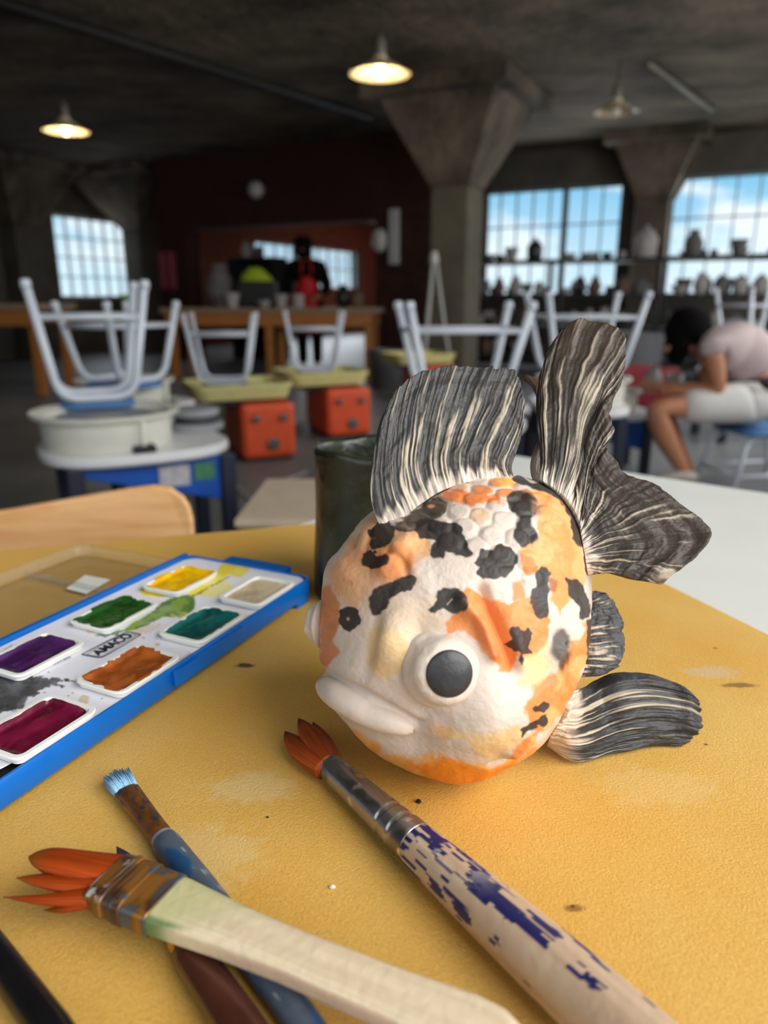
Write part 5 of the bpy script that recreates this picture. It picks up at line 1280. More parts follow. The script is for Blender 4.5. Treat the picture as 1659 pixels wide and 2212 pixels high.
# ------------------------------------------------------------------ THE FISH
FC = (985.0, 1360.0)
OUT = [(805, 1105), (770, 1138), (735, 1188), (711, 1218), (702, 1245), (694, 1300), (690, 1345), (691, 1400), (692, 1440), (694, 1480), (706, 1520), (728, 1552), (760, 1582), (800, 1612), (850, 1642), (900, 1668), (950, 1685), (1000, 1692), (1050, 1682), (1090, 1660), (1130, 1634), (1170, 1602), (1200, 1556), (1232, 1505), (1262, 1440), (1273, 1380), (1279, 1300), (1277, 1230), (1268, 1170), (1246, 1112), (1214, 1066), (1180, 1045), (1130, 1030), (1090, 1020), (1040, 1024), (1000, 1030), (950, 1050), (900, 1080), (860, 1092)]
rC = ray(*FC); rC = rC / np.linalg.norm(rC)
fr = np.cross(rC, [0, 0, 1]); fr /= np.linalg.norm(fr); fu = np.cross(fr, rC); ft = -rC
def plane_off(px, py):
    """offset of a pixel's ray on the plane through the fish centre, at unit distance"""
    d = ray(px, py); q = d / (d @ rC) - rC; return np.array([q @ fr, q @ fu])
PO = np.array([plane_off(*p) for p in spline(np.array(OUT + OUT[:1], float), 400)[:-1]])
oa = np.unwrap(np.arctan2(PO[:, 1], PO[:, 0])); orad = np.hypot(PO[:, 0], PO[:, 1])
NP_, NA = 760, 420
phi = np.linspace(0, 2 * np.pi, NP_, endpoint=False)
o_ = np.argsort(np.arctan2(PO[:, 1], PO[:, 0])); aa = np.arctan2(PO[:, 1], PO[:, 0])[o_]; rr_ = orad[o_]
R = np.interp((phi + np.pi) % (2 * np.pi) - np.pi, np.r_[aa[-1] - 2 * np.pi, aa, aa[0] + 2 * np.pi], np.r_[rr_[-1], rr_, rr_[0]]) * .986
# rings packed densely on the side the camera can see
alpha = np.r_[np.linspace(0.004, np.pi * .56, 320), np.linspace(np.pi * .56, np.pi - .02, 101)[1:]]
NA = len(alpha)
Rm = R.mean()
def depth_front(a): return np.where(np.cos(a) > 0, .93, 1.02) * Rm * np.cos(a)
sA = np.sin(alpha)[:, None]
# away from the camera the body rounds off towards its mean radius
rb = smooth(np.pi / 2, np.pi * .8, alpha)[:, None]; Rg = R[None] * (1 - rb) + Rm * .97 * rb
X = Rg * sA * np.cos(phi)[None]; Y = Rg * sA * np.sin(phi)[None]; Zd = np.repeat(depth_front(alpha)[:, None], NP_, 1)
def world_unit(X, Y, Zd): return rC + X[..., None] * fr + Y[..., None] * fu + Zd[..., None] * ft
def proj_unit(Pu): return project(EYE + Pu)
def normals(Pu):
    du = np.roll(Pu, -1, 1) - np.roll(Pu, 1, 1); dv = np.gradient(Pu, axis=0); n = np.cross(dv, du); n /= np.linalg.norm(n, axis=-1, keepdims=True) + 1e-12
    s = np.sign(((Pu - rC) * n).sum(-1)); return n * s[..., None]
Pu = world_unit(X, Y, Zd)
# keep the silhouette right under perspective: measure and correct once
px, py = proj_unit(Pu)
N = normals(Pu); front = (np.cos(alpha)[:, None] > -.12) & np.ones((1, NP_), bool)
px, py = proj_unit(Pu)
PXU = 1.0 / FPX / .95                                  # one picture pixel at unit distance
def g(cx, cy, sx, sy, rot=0.0):
    c, s = math.cos(rot), math.sin(rot); dx, dy = px - cx, py - cy; a, b = (dx * c + dy * s) / sx, (-dx * s + dy * c) / sy; return np.exp(-(a * a + b * b) / 2)
def seg_d(pts):
    d = np.full(px.shape, 1e9)
    for (x0, y0), (x1, y1) in zip(pts[:-1], pts[1:]):
        ex, ey = x1 - x0, y1 - y0; t = np.clip(((px - x0) * ex + (py - y0) * ey) / (ex * ex + ey * ey), 0, 1); d = np.minimum(d, np.hypot(px - x0 - t * ex, py - y0 - t * ey))
    return d
def groove(pts, depth, w): return -depth * np.exp(-(seg_d(spline(np.array(pts, float), 30)) / w) ** 2)
def ridge_(pts, hh, w): return hh * np.exp(-(seg_d(spline(np.array(pts, float), 30)) / w) ** 2)
D = np.zeros(px.shape)
D += 20 * g(845, 1385, 30, 42, .2) - 13 * g(806, 1392, 12, 40, .25) - 5 * g(905, 1400, 14, 50)           # nostril lump
D += 28 * g(1075, 1545, 70, 52, -.35)                                                                   # cheek under the eye
D += groove([(1040, 1275), (1062, 1330), (1088, 1385), (1105, 1440)], 17, 12) + ridge_([(1000, 1300), (1040, 1350), (1062, 1410)], 15, 17) + ridge_([(1100, 1330), (1120, 1400), (1125, 1450)], 7, 22)
D += groove([(1222, 1395), (1222, 1450), (1205, 1510), (1170, 1570), (1120, 1625), (1060, 1650)], 11, 7) + ridge_([(1205, 1400), (1205, 1450), (1188, 1505), (1152, 1562), (1100, 1612)], 12, 18)
D += groove([(690, 1446), (735, 1474), (790, 1502), (850, 1538), (895, 1568)], 11, 11)                  # above the lip
D += groove([(700, 1530), (760, 1572), (830, 1598), (890, 1590), (910, 1570)], 7, 16)
D += -8 * g(905, 1612, 26, 16, -.3) + 6 * g(830, 1630, 60, 24, .4) + 5 * g(980, 1585, 40, 20)
D += -6 * g(925, 1545, 40, 18, .5) + 8 * g(1040, 1490, 30, 60)
D += 8 * g(905, 1240, 90, 50) + 7 * g(735, 1240, 24, 30)
D += groove([(843, 1195), (872, 1215), (880, 1240)], 7, 9) + ridge_([(835, 1235), (862, 1190), (885, 1165)], 10, 22)
D += groove([(770, 1150), (760, 1180)], 5, 7) + groove([(800, 1150), (790, 1185)], 4, 7)
# rows of pressed scales over the back
scale_area = [(850, 1140), (905, 1085), (960, 1050), (1040, 1025), (1110, 1030), (1200, 1055), (1255, 1130), (1275, 1230), (1278, 1330), (1230, 1300), (1180, 1270), (1120, 1260), (1070, 1220), (990, 1200), (900, 1175)]
sd = poly_sd(px, py, scale_area); am = (1 - smooth(-25, 12, sd)) * (1 - .65 * smooth(1140, 1200, px))
su = (px - 985) * .985 + (py - 1120) * .17; sv = (py - 1120) * .985 - (px - 985) * .17
squash = .62 + .38 * smooth(1020, 1180, py); rowh, colw = 40 * squash, 54
row = np.floor(sv / rowh); best = np.full(px.shape, 9.0); rowid = row * 0; colid = row * 0
for dr in (-1, 0, 1):
    for dc in (-1, 0, 1):
        r_ = row + dr; c_ = np.floor(su / colw - .5 * (r_ % 2)) + dc
        jx = (_T[(r_.astype(int) * 7 + 3) & 255, (c_.astype(int) * 13) & 255] - .5) * .32; jy = (_T[(r_.astype(int) * 5) & 255, (c_.astype(int) * 11 + 7) & 255] - .5) * .25
        d_ = np.hypot((su / colw - c_ - .5 - .5 * (r_ % 2) - jx), (sv / rowh - r_ - .5 - jy) * .9); b_ = d_ < best
        colid = np.where(b_, c_, colid); rowid = np.where(b_, r_, rowid); best = np.minimum(best, d_)
D += am * (4.6 * (1 - smooth(.30, .62, best)) - 2)
scale_rand = _T[(rowid.astype(int) * 31) & 255, (colid.astype(int) * 17) & 255]
# finger marks and grain of the clay
D += 3.5 * (fbm(px / 60, py / 60) - .5) + 1.6 * (fbm(px / 14, py / 14) - .5)
rough_flank = smooth(1120, 1220, px) * smooth(1500, 1420, py); D += rough_flank * 3.5 * (fbm(px / 20 + 5, py / 26) - .5)
fade = smooth(np.pi * .60, np.pi * .5, alpha)[:, None]
D = D * 1.12 * fade + 2.0 * (1 - fade) * (fbm(X * 30, Y * 30) - .5)
Pu = Pu + N * (D * PXU)[..., None]
# stand the fish on the board: the lowest point fixes its distance and so its size
FT = (CAMZ - TT - .0002) / (-Pu[..., 2].min())
PF = EYE + Pu * FT
print('FISH distance', round(FT, 4), 'width m', round(600 * PXU * FT, 4))
px, py = project(PF)
KP = PXU * FT                                          # metres per picture pixel at the fish
facing = ((N * -Pu).sum(-1) > 0)
PXf, PYf = np.where(facing, px, -9e3), np.where(facing, py, -9e3)
def surf(x, y):
    i = np.argmin((PXf - x) ** 2 + (PYf - y) ** 2); return PF.reshape(-1, 3)[i], N.reshape(-1, 3)[i]
# paint
WHITE = (214, 197, 184)
C = np.ones(PF.shape) * np.array(s2l(*WHITE))
C = C * (.94 + .12 * fbm(px / 40, py / 40))[..., None]
def paint(poly, colr, edge=3.0, jag=10, f=22, amt=1.0, mottled=.18, alt=None, fine=5):
    global C
    sd_ = poly_sd(px, py, poly) + (fbm(px / f + poly[0][0], py / f, 2) - .5) * jag * 2 + (fbm(px / 7, py / 7 + poly[0][1]) - .5) * fine
    k = (1 - smooth(-edge, edge, sd_)) * amt * facing
    q = fbm(px / 24 + poly[0][1], py / 30); cc_ = np.array(s2l(*colr)) * (1 - mottled + 2 * mottled * q)[..., None]
    if alt is not None:
        w = smooth(.42, .62, fbm(px / 34 + 9, py / 40 + poly[0][0]))[..., None]; cc_ = cc_ * (1 - w) + np.array(s2l(*alt)) * w
    C = C * (1 - k[..., None]) + cc_ * k[..., None]
def ell(cx, cy, rx, ry, rot=0, n=16): return [(cx + rx * math.cos(a) * math.cos(rot) - ry * math.sin(a) * math.sin(rot), cy + rx * math.cos(a) * math.sin(rot) + ry * math.sin(a) * math.cos(rot)) for a in np.linspace(0, 2 * math.pi, n, endpoint=False)]
OR, PE, YE, BK = (222, 128, 66), (222, 156, 108), (228, 190, 132), (44, 41, 40)
# washes, palest first
paint(ell(838, 1408, 50, 56), YE, 10, 10, amt=.75); paint(ell(880, 1340, 80, 50), YE, 30, 20, amt=.35)
paint([(800, 1110), (755, 1165), (716, 1225), (722, 1275), (760, 1310), (830, 1262), (905, 1205), (925, 1160), (880, 1118)], PE, 12, 14, amt=.9, alt=(226, 168, 116))
paint([(690, 1270), (716, 1262), (730, 1300), (735, 1345), (722, 1380), (735, 1408), (704, 1440), (688, 1430)], (208, 128, 78), 5, 8, amt=.95)
paint([(742, 1300), (800, 1250), (905, 1240), (860, 1290), (780, 1330)], (222, 176, 140), 20, 12, amt=.6)
paint(ell(852, 1212, 46, 40, -.5), (216, 138, 80), 9, 8, amt=.9)
paint([(885, 1160), (905, 1165), (930, 1170), (925, 1205), (895, 1195)], (228, 178, 124), 6, 6)
# the back: coloured scale by scale
k = (am * facing)[..., None] * smooth(1020, 1040, px)[..., None] * 0
sc_or = ((scale_rand > .62) & (sd < 0) & (py < 1125)); sc_pe = ((scale_rand > .42) & (scale_rand <= .62) & (sd < 0) & (py < 1140))
edge_k = (1 - smooth(.34, .5, best))
C = np.where((sc_or & (px < 1110))[..., None], C * (1 - edge_k[..., None] * .95) + np.array(s2l(224, 138, 82)) * edge_k[..., None] * .95, C)
C = np.where((sc_pe & (px < 1110))[..., None], C * (1 - edge_k[..., None] * .8) + np.array(s2l(226, 184, 146)) * edge_k[..., None] * .8, C)
paint([(945, 1058), (985, 1056), (1030, 1062), (1080, 1066), (1085, 1086), (1010, 1092), (960, 1076)], (226, 132, 76), 4, 8, 12)
paint([(1075, 1028), (1110, 1034), (1124, 1050), (1090, 1054), (1072, 1044)], (228, 172, 92), 4, 4)
# right flank
paint([(1105, 1052), (1160, 1058), (1200, 1070), (1238, 1112), (1262, 1180), (1268, 1262), (1248, 1300), (1222, 1250), (1190, 1235), (1130, 1215), (1120, 1190), (1158, 1165), (1160, 1110)], (226, 150, 88), 4, 10, alt=(230, 166, 108))
paint([(1118, 1188), (1150, 1200), (1160, 1232), (1138, 1240), (1122, 1215)], OR, 4, 8)
paint([(1105, 1255), (1130, 1255), (1135, 1290), (1110, 1295)], OR, 5, 6, amt=.9)
paint([(1190, 1225), (1222, 1240), (1230, 1290), (1210, 1330), (1190, 1290)], (226, 150, 88), 4, 6)
paint([(962, 1348), (985, 1322), (1004, 1306), (992, 1285), (1008, 1270), (1030, 1276), (1042, 1292), (1100, 1300), (1160, 1288), (1184, 1320), (1186, 1390), (1150, 1430), (1116, 1418), (1100, 1450), (1082, 1446), (1052, 1418), (1030, 1386), (1005, 1366), (972, 1366)], (224, 134, 72), 4, 8, alt=(226, 146, 88))
paint([(1010, 1320), (1040, 1330), (1075, 1400), (1090, 1440), (1060, 1420), (1030, 1380)], (214, 112, 52), 10, 6, amt=.7)
paint([(1120, 1430), (1180, 1390), (1200, 1440), (1180, 1490), (1130, 1480)], (230, 196, 134), 14, 14, amt=.8)
paint([(1240, 1390), (1278, 1340), (1272, 1420), (1240, 1500), (1196, 1562), (1120, 1640), (1085, 1650), (1150, 1575), (1140, 1530), (1160, 1500), (1200, 1470)], (226, 136, 74), 6, 14, alt=(228, 168, 104))
paint(ell(1175, 1500, 26, 50, .5), (224, 128, 66), 8, 10, amt=.8)
paint([(1060, 1590), (1120, 1560), (1135, 1590), (1085, 1640), (1040, 1630), (1000, 1600), (930, 1580), (950, 1570)], (230, 190, 128), 10, 14, amt=.8)
paint(ell(950, 1580, 30, 14, .2), (218, 160, 112), 8, 8, amt=.6)
# belly
paint([(690, 1515), (760, 1575), (830, 1620), (900, 1632), (960, 1632), (1050, 1655), (1100, 1645), (1180, 1590), (1210, 1560), (1150, 1650), (1050, 1710), (950, 1710), (850, 1660), (760, 1600)], (234, 150, 58), 10, 12, amt=.95, alt=(234, 172, 96))
paint([(890, 1655), (960, 1640), (1060, 1662), (1120, 1640), (1080, 1700), (950, 1710)], (232, 134, 32), 8, 8)
# black marks
def black(poly, edge=2.0, jag=5, amt=.96, soft=False):
    q = spline(np.array(list(poly) + [poly[0]], float), 90)[:-1]; paint([tuple(a_) for a_ in q], BK, 7 if soft else edge, 4.6, 12, amt, .28, fine=1.0)
black(ell(755, 1336, 25, 27)); paint(ell(752, 1337, 3.5, 3.5), (206, 150, 130), 1.5, 1)
black([(797, 1292), (813, 1268), (845, 1260), (862, 1262), (845, 1290), (838, 1312), (815, 1330), (800, 1316)], 3); black([(840, 1268), (865, 1249), (890, 1244), (899, 1256), (888, 1272), (862, 1280), (842, 1290)], 2.5)
black([(926, 1316), (942, 1300), (945, 1280), (965, 1271), (995, 1275), (1011, 1295), (1006, 1318), (980, 1325), (955, 1316), (935, 1323)], 2.5); paint([(963, 1306), (976, 1293), (978, 1295), (966, 1309)], (176, 160, 146), 1, 1)
black([(1022, 1216), (1036, 1200), (1034, 1184), (1060, 1188), (1075, 1177), (1096, 1180), (1112, 1196), (1118, 1212), (1104, 1236), (1080, 1249), (1045, 1248), (1028, 1240), (1036, 1226)])
black([(890, 1130), (920, 1120), (960, 1127), (986, 1130), (1001, 1150), (1012, 1182), (1020, 1198), (1000, 1201), (965, 1192), (955, 1206), (930, 1202), (928, 1186), (940, 1166), (905, 1162)], 2.5)
black([(900, 1080), (942, 1074), (964, 1084), (960, 1108), (920, 1130), (890, 1150), (850, 1142), (836, 1128), (858, 1102), (885, 1096)], 3, amt=.9); paint(ell(932, 1094, 7, 4), (214, 150, 96), 1.5, 2); paint(ell(880, 1138, 18, 9), (120, 106, 96), 4, 4, amt=.7)
black([(795, 1146), (815, 1130), (845, 1132), (851, 1158), (832, 1180), (806, 1186), (799, 1172), (810, 1162), (798, 1158)])
black([(782, 1197), (800, 1187), (812, 1201), (832, 1196), (841, 1210), (830, 1223), (810, 1229), (786, 1223)]); black(ell(811, 1192, 6, 5))
black([(1094, 1072), (1110, 1060), (1142, 1062), (1160, 1088), (1158, 1110), (1146, 1130), (1160, 1150), (1156, 1172), (1130, 1181), (1110, 1166), (1110, 1142), (1122, 1120), (1100, 1100)], 3)
paint([(1150, 1080), (1175, 1085), (1172, 1115), (1150, 1118)], (150, 116, 90), 6, 6, amt=.6)
black([(1155, 1236), (1170, 1224), (1188, 1238), (1186, 1262), (1184, 1290), (1186, 1312), (1182, 1332), (1165, 1336), (1148, 1312), (1147, 1276), (1160, 1266)]); paint([(1184, 1244), (1204, 1256), (1202, 1280), (1186, 1278)], (150, 96, 62), 3, 4, amt=.85)
black([(1222, 1250), (1246, 1252), (1264, 1276), (1277, 1310), (1270, 1336), (1250, 1336), (1250, 1312), (1232, 1292), (1226, 1270)])
black([(1089, 1392), (1104, 1379), (1100, 1358), (1118, 1350), (1130, 1362), (1144, 1360), (1146, 1380), (1140, 1398), (1148, 1410), (1131, 1415), (1134, 1426), (1127, 1438), (1119, 1424), (1124, 1410), (1110, 1408), (1104, 1402)], 1.6, 3)
black([(1194, 1372), (1214, 1356), (1229, 1370), (1232, 1402), (1222, 1440), (1215, 1458), (1205, 1430), (1190, 1412)], soft=True, amt=.85)
black([(1147, 1529), (1168, 1520), (1186, 1519), (1179, 1536), (1160, 1541), (1150, 1538)], 1.6, 3); black([(1166, 1548), (1178, 1545), (1183, 1560), (1171, 1569), (1157, 1561)], 1.6, 3); black([(1126, 1576), (1144, 1562), (1160, 1560), (1156, 1573), (1140, 1580), (1128, 1593)], 1.6, 3)
black([(1150, 1044), (1184, 1044), (1216, 1064), (1244, 1100), (1262, 1160), (1254, 1182), (1238, 1162), (1230, 1116), (1208, 1082), (1150, 1054), (1108, 1036), (1124, 1028)], 2.5)
black([(1268, 1340), (1284, 1340), (1282, 1400), (1270, 1410)], 2)
# where the fins are pressed on the clay stays pale
paint([(1262, 1190), (1282, 1195), (1284, 1270), (1270, 1260)], (226, 208, 190), 4, 5); paint([(830, 1120), (900, 1075), (960, 1042), (1100, 1018), (1100, 1028), (1000, 1042), (930, 1078), (850, 1130)], (224, 206, 196), 4, 8, 9, .8)
# the far side carries the same patches at random
bq = fbm(X * 9 / Rm * .4 + 3, Y * 9 / Rm * .4); bq2 = fbm(X * 4 / Rm + 11, Y * 4 / Rm + 5)
Cb = np.where((bq2 > .56)[..., None], np.array(s2l(*BK)), np.where((bq > .48)[..., None], np.array(s2l(224, 146, 84)), np.array(s2l(*WHITE))))
bkk = (1 - smooth(-.06, .06, np.where(facing, 1.0, -1.0)))[..., None]; C = C * (1 - bkk) + Cb * bkk
C = np.clip(C, 0, 1)
M_clay = mat('painted_clay', WHITE, .5, vcol=True, bump=.25, bscale=420, spec=.35)
fish = thing('fish_sculpture', 'painted clay goldfish with black fins, standing on the tan board', 'sculpture', (PF[..., 0].mean(), PF[..., 1].mean(), TT))
id_ = np.arange(NA * NP_).reshape(NA, NP_); nx = np.roll(id_, -1, 1)
quads = np.stack([id_[:-1], id_[1:], nx[1:], nx[:-1]], -1).reshape(-1, 4)
Vb = np.vstack([PF.reshape(-1, 3), PF[0].mean(0), PF[-1].mean(0)]); a, b = NA * NP_, NA * NP_ + 1
tri = np.array([(a, id_[0, k], nx[0, k]) for k in range(NP_)] + [(b, nx[-1, k], id_[-1, k]) for k in range(NP_)])
nrm = np.cross(Vb[quads[5000, 1]] - Vb[quads[5000, 0]], Vb[quads[5000, 2]] - Vb[quads[5000, 0]])
if nrm @ (Vb[quads[5000, 0]] - (EYE + rC * FT)) < 0: quads = quads[:, ::-1]; tri = tri[:, ::-1]
np_mesh('body', Vb, quads, M_clay, fish, np.vstack([C.reshape(-1, 3), C[0, 0], C[-1, 0]]), True, tri)
# eyes
M_eye = mat('bare_clay', (216, 199, 186), .5, .05, 60, bump=.2, bscale=420, spec=.35)
M_pup = mat('black_pupil', (44, 44, 46), .38, .35, 70, bump=.15, bscale=300)
def eye(center, axis, r, hgt, pupil_r, tilt_grain=0):
    prof = [(1.22, -.35), (1.16, -.12), (1.06, .12), (1.0, .38), (.94, .62), (.84, .80), (.72, .90), (.6, .95), (.5, .97), (.3, 1.0), (.02, 1.01)]
    b = MB().lathe([(r * a_, hgt * z) for a_, z in spline(np.array(prof), 44)], 72, tuple(center), tuple(axis))
    v = np.array(b.v); w = (fbm(v[:, 0] * 300, v[:, 2] * 300 + v[:, 1] * 200) - .5) * .0012; d = v - np.array(center); d /= np.linalg.norm(d, axis=1, keepdims=True); b.v = [tuple(q) for q in v + d * w[:, None]]
    e = b.build('eye', M_eye, fish, smooth=True)
    ax = np.array(axis) / np.linalg.norm(axis); c2 = np.array(center) + ax * hgt * .94
    MB().lathe([(pupil_r * 1.0, 0), (pupil_r * 1.0, .0004), (pupil_r * .94, .0009), (pupil_r * .5, .0016), (.0002, .0018)], 56, tuple(c2), tuple(ax)).build('pupil', M_pup, e, smooth=True)
    return e
c0, n0 = surf(962, 1447); ax = n0 * .55 + fr * .30 + ft * .45 - fu * .03; ax /= np.linalg.norm(ax)
eye(c0 - ax * 9 * KP, ax, 57 * KP, 40 * KP, 38.5 * KP)
c1 = EYE + (rC + np.r_[0, 0, 0]) * 0; po = plane_off(704, 1347); c1 = EYE + FT * (rC + po[0] * fr + po[1] * fu) + ft * .012
eye(c1 + fr * 3 * KP, -fr * .92 - ft * .38 + fu * .02, 42 * KP, 27 * KP, 24 * KP)
# the thick drooping lip
lp = [(690, 1470, 17), (700, 1484, 25), (725, 1503, 30), (765, 1527, 31), (805, 1548, 29), (845, 1563, 25), (872, 1572, 18), (892, 1574, 10)]
pts = []; rad = []
for x, y, r in lp:
    p, n_ = surf(max(x, 700), y); pts.append(p - n_ * KP * r * .22 + (fr * KP * (x - 700) * .6 if x < 700 else 0)); rad.append(r * KP * .9)
pp = spline(np.c_[np.array(pts), np.array(rad)], 60)
lip = MB().tube([tuple(q[:3]) for q in pp], list(pp[:, 3]), 28)
vv = np.array(lip.v); cc_ = np.repeat(pp[:, :3], 28, 0); dd_ = vv - cc_; lip.v = [tuple(q) for q in cc_ + dd_ * (1 + .09 * (fbm(vv[:, 0] * 160, vv[:, 2] * 160 + vv[:, 1] * 90) - .5))[:, None]]
lip.build('lip', M_eye, fish, smooth=True)

# fins: thin ribbed sheets of dark clay, each stretched between four boundary lines
def FPt(px_, py_, dz=0.0):
    """point on a picture ray, dz metres nearer than the plane through the fish's middle"""
    d = ray(px_, py_); d = d / (d @ rC); return EYE + d * (FT - dz)
def coons(b0, b1, s0, s1, ns, nt_):
    """b0 root, b1 outer edge (both along s), s0, s1 the sides (root to edge)"""
    b0, b1, s0, s1 = spline(b0, ns), spline(b1, ns), spline(s0, nt_), spline(s1, nt_)
    S_, T2 = np.linspace(0, 1, ns)[:, None, None], np.linspace(0, 1, nt_)[None, :, None]
    return (1 - T2) * b0[:, None] + T2 * b1[:, None] + (1 - S_) * s0[None] + S_ * s1[None] - ((1 - S_) * (1 - T2) * b0[0] + S_ * (1 - T2) * b0[-1] + (1 - S_) * T2 * b1[0] + S_ * T2 * b1[-1])
M_fin = mat('black_washed_clay', (50, 47, 45), .48, vcol=True, bump=.3, bscale=500, spec=.4)
def fin(name, b0, b1, s0, s1, ns=190, nt_=120, ks=26, cream=.5, seed=0, thick=.0032, relief=1.0, warp=.5, root_white=.12, tone=(52, 49, 47), brown=0.0, jag=1.0, long=.0):
    G = coons(b0, b1, s0, s1, ns, nt_); S_, T2 = np.linspace(0, 1, ns)[:, None] + np.zeros((1, nt_)), np.linspace(0, 1, nt_)[None] + np.zeros((ns, 1))
    du, dv = np.gradient(G, axis=0), np.gradient(G, axis=1); nn = np.cross(du, dv); nn /= np.linalg.norm(nn, axis=-1, keepdims=True) + 1e-12
    if (nn[ns // 2, nt_ // 2] @ ft) < 0: nn = -nn
    ws = S_ + warp * .06 * (fbm(S_ * 3 + seed, T2 * 2.2) - .5)
    r1 = vnoise(ws * ks + seed * 7.7, T2 * 1.3 + seed); r2_ = vnoise(ws * ks * 2.3 + seed * 3.1, T2 * 2.2 + 5); r3 = vnoise(ws * ks * 5 + seed, T2 * 5)
    ribs = .40 * r1 + .38 * r2_ + .22 * r3
    G = G + nn * ((ribs - .5) * .0022 * relief * (.35 + .65 * np.minimum(1, 1.6 - T2)))[..., None] + nn * ((fbm(S_ * 5 + seed, T2 * 5) - .5) * .004 * relief)[..., None]
    # chipped outer rim
    out_dir = G[:, -1] - G[:, -6]; out_dir /= np.linalg.norm(out_dir, axis=-1, keepdims=True) + 1e-9
    G[:, -14:] = G[:, -14:] + out_dir[:, None] * ((fbm(S_ * 30 + seed, S_ * 3) - .5)[:, -14:] * .0035 * jag * np.linspace(0, 1, 14)[None] ** 2)[..., None]
    th = thick * (.45 + .55 * np.minimum(1, (1 - T2) * 6)) * (1 + .6 * (1 - smooth(0, .12, T2)))
    e = np.minimum(1, np.minimum(S_, 1 - S_) * 30); th = th * (.4 + .6 * e)
    F, Bk = G + nn * th[..., None] / 2, G - nn * th[..., None] / 2
    thr = .585 + (T2 - .3) * (.26 - long) - (cream - .5) * .5 + .22 * (fbm(S_ * 4 + seed, T2 * 3 + seed) - .5)
    st = smooth(thr, thr + .15, ribs + .08 * (fbm(ws * ks * 4, T2 * 14) - .5)); st = np.clip(st * (1 - .35 * T2), 0, 1)
    base = np.array(s2l(*tone)) * (.8 + .5 * fbm(ws * ks * 1.5 + 3, T2 * 3))[..., None]
    base = base * (1 - brown * T2[..., None]) + np.array(s2l(58, 44, 32)) * (brown * T2)[..., None]
    cream_c = np.array(s2l(196, 180, 158)); col = base * (1 - st[..., None]) + cream_c * st[..., None]
    rw = (1 - smooth(root_white * .4, root_white, T2 + .10 * (vnoise(ws * ks * 1.6, T2 * 3) - .5) * 1.4))[..., None] * (.55 + .45 * r2_[..., None]); col = col * (1 - rw) + np.array(s2l(226, 208, 192)) * rw
    V = np.vstack([F.reshape(-1, 3), Bk.reshape(-1, 3)]); cc2 = np.vstack([col.reshape(-1, 3)] * 2)
    i1 = np.arange(ns * nt_).reshape(ns, nt_); i2 = i1 + ns * nt_
    q = [np.stack([i1[:-1, :-1], i1[1:, :-1], i1[1:, 1:], i1[:-1, 1:]], -1).reshape(-1, 4), np.stack([i2[:-1, :-1], i2[:-1, 1:], i2[1:, 1:], i2[1:, :-1]], -1).reshape(-1, 4)]
    loop = np.r_[i1[:, 0], i1[-1, 1:], i1[-2::-1, -1], i1[0, -2:0:-1]]; l2 = loop + ns * nt_
    q.append(np.stack([loop, l2, np.roll(l2, -1), np.roll(loop, -1)], -1))
    q = np.vstack(q); m_ = q[(ns // 2) * (nt_ - 1) + nt_ // 2]
    if np.cross(V[m_[1]] - V[m_[0]], V[m_[2]] - V[m_[0]]) @ nn[ns // 2, nt_ // 2] < 0: q = q[:, ::-1]
    return np_mesh(name, V, q, M_fin, fish, np.clip(cc2, 0, 1))
def L3(pts): return np.array([FPt(*p) for p in pts])
def sdz(x, y): p, n_ = surf(x, y); return FT - (p - EYE) @ rC     # depth of the body surface at a pixel
zA, zB = sdz(845, 1135) - .004, sdz(1095, 1030) - .002
zl = lambda t: zA + (zB - zA) * t
# dorsal fin
fin('dorsal_fin',
    L3([(828, 1150, zl(0)), (862, 1128, zl(.15)), (905, 1092, zl(.35)), (960, 1058, zl(.6)), (1040, 1036, zl(.85)), (1112, 1040, zl(1) - .004)]),
    L3([(838, 868, zl(.1) + .0), (862, 838, zl(.2)), (905, 806, zl(.35)), (950, 792, zl(.5)), (1010, 791, zl(.7)), (1070, 796, zl(.85)), (1112, 806, zl(1.0)), (1128, 850, zl(1.05)), (1133, 890, zl(1.1))]),
    L3([(828, 1150, zl(0)), (808, 1105, zl(0)), (799, 1050, zl(0)), (806, 980, zl(.0)), (818, 920, zl(.05)), (838, 868, zl(.1))]),
    L3([(1112, 1040, zl(1) - .004), (1104, 1008, zl(1)), (1112, 985, zl(1.02)), (1126, 945, zl(1.06)), (1133, 890, zl(1.1))]),
    220, 150, 30, .56, 3, root_white=.13, warp=1.0, tone=(55, 53, 51), long=.12)
# tail: the big fan, and the second lobe behind it
zt0 = sdz(1225, 1110) - .006
fin('tail_fin',
    L3([(1166, 1040, zt0 - .004), (1200, 1062, zt0), (1232, 1100, zt0), (1252, 1150, zt0), (1262, 1200, zt0 + .002), (1270, 1240, zt0 + .004)]),
    L3([(1180, 780, zt0 - .020), (1214, 715, zt0 - .022), (1262, 690, zt0 - .022), (1340, 712, zt0 - .02), (1349, 770, zt0 - .018), (1338, 838, zt0 - .014), (1310, 866, zt0 - .008), (1324, 930, zt0 - .006), (1312, 978, zt0 - .004), (1360, 1026, zt0 - .002), (1425, 1056, zt0), (1490, 1106, zt0 + .002), (1532, 1155, zt0 + .004), (1505, 1200, zt0 + .006), (1450, 1240, zt0 + .008), (1426, 1262, zt0 + .008)]),
    L3([(1166, 1040, zt0 - .004), (1168, 990, zt0 - .008), (1160, 920, zt0 - .012), (1158, 850, zt0 - .016), (1166, 806, zt0 - .018), (1180, 780, zt0 - .020)]),
    L3([(1270, 1240, zt0 + .004), (1310, 1238, zt0 + .006), (1360, 1250, zt0 + .007), (1426, 1262, zt0 + .008)]),
    300, 150, 44, .56, 8, root_white=.10, warp=1.3, tone=(58, 54, 51), brown=.75, long=.10)
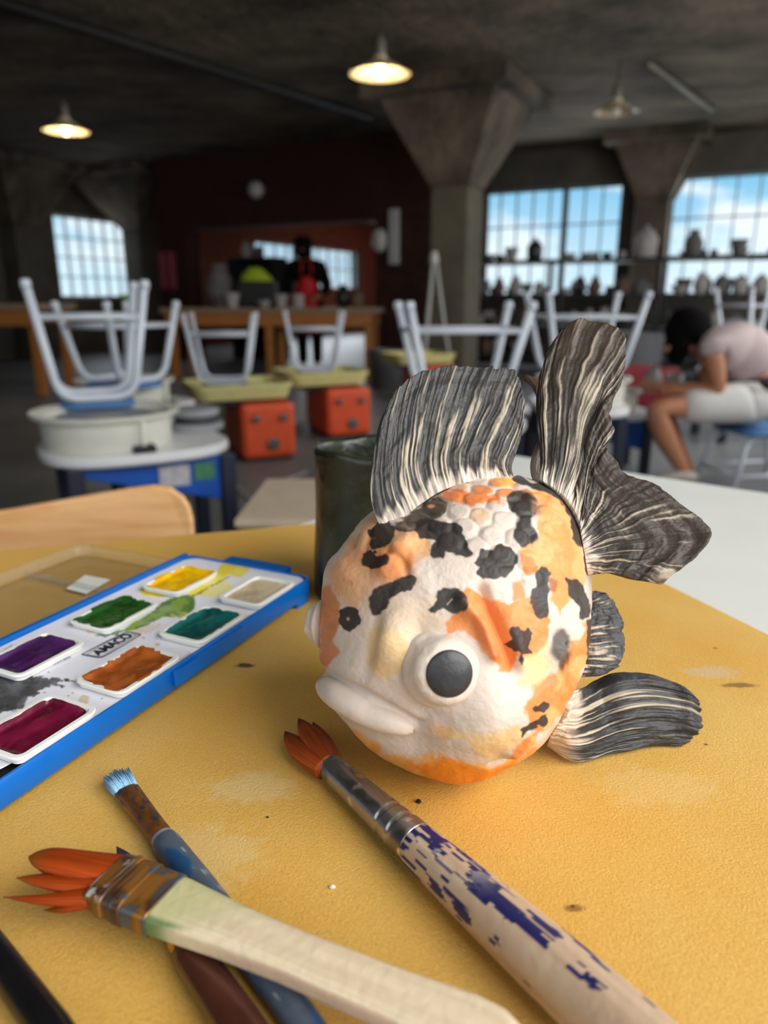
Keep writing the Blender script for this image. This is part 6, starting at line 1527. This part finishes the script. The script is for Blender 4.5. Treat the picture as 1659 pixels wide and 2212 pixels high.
fin('tail_fin',
    L3([(1172, 1042, zt0 - .010), (1182, 1044, zt0 - .014), (1196, 1050, zt0 - .018)]),
    L3([(1131, 816, zt0 - .045), (1142, 812, zt0 - .05), (1165, 822, zt0 - .052), (1200, 800, zt0 - .055)]),
    L3([(1172, 1042, zt0 - .010), (1150, 1028, zt0 - .014), (1160, 975, zt0 - .022), (1176, 930, zt0 - .03), (1164, 850, zt0 - .04), (1131, 816, zt0 - .045)]),
    L3([(1196, 1050, zt0 - .018), (1205, 980, zt0 - .035), (1210, 900, zt0 - .048), (1200, 800, zt0 - .055)]),
    60, 80, 12, .35, 12, root_white=.5, tone=(96, 70, 54))
# fin low on the far side, and a dark scrap of the second tail below the big fan
L3y = lambda pts: np.array([FPt(p[0], p[1], -.010 - .6 * (p[2] if len(p) > 2 else 0) - .00006 * max(0, p[0] - 1270)) for p in pts])
fin('pelvic_fin', L3y([(1250, 1290), (1246, 1330), (1244, 1380), (1240, 1430), (1236, 1462)]),
    L3y([(1285, 1276, .006), (1310, 1284, .006), (1334, 1315, .004), (1344, 1360, .002), (1342, 1410, 0), (1332, 1440, 0), (1302, 1459, 0)]),
    L3y([(1250, 1290), (1268, 1280, .004), (1285, 1276, .006)]), L3y([(1236, 1462), (1270, 1462), (1302, 1459, 0)]),
    130, 70, 18, .68, 22, thick=.003, relief=.6, root_white=.03, tone=(50, 50, 50))
# pectoral fin resting on the board
low = [on_z(x, y, TT + .0022) for x, y in ((1190, 1606), (1232, 1640), (1280, 1640), (1350, 1622), (1420, 1612), (1470, 1611))]
def up_y(x, y, Y): return on_y(x, y, Y)
Yl = [p[1] for p in low]
zp_, _n = surf(1205, 1550)
root_ = np.array([low[0], (low[0] * .5 + (zp_ - _n * .003) * .5), surf(1222, 1528)[0] - surf(1222, 1528)[1] * .002, surf(1240, 1500)[0] - surf(1240, 1500)[1] * .002])
fin('pectoral_fin', root_,
    np.array([low[-1], up_y(1492, 1600, Yl[-1] + .002), up_y(1513, 1568, Yl[-1] + .004), up_y(1514, 1540, Yl[-1] + .007), up_y(1508, 1510, Yl[-1] + .010), up_y(1486, 1504, Yl[-1] + .012)]),
    np.array(low),
    np.array([root_[-1], up_y(1262, 1484, Yl[1] + .022), up_y(1320, 1458, Yl[2] + .025), up_y(1375, 1456, Yl[3] + .022), up_y(1432, 1470, Yl[4] + .018), up_y(1465, 1482, Yl[5] + .014), up_y(1486, 1504, Yl[-1] + .012)]),
    150, 200, 20, .60, 31, thick=.0036, relief=1.1, root_white=.30, tone=(42, 41, 42), long=.05)
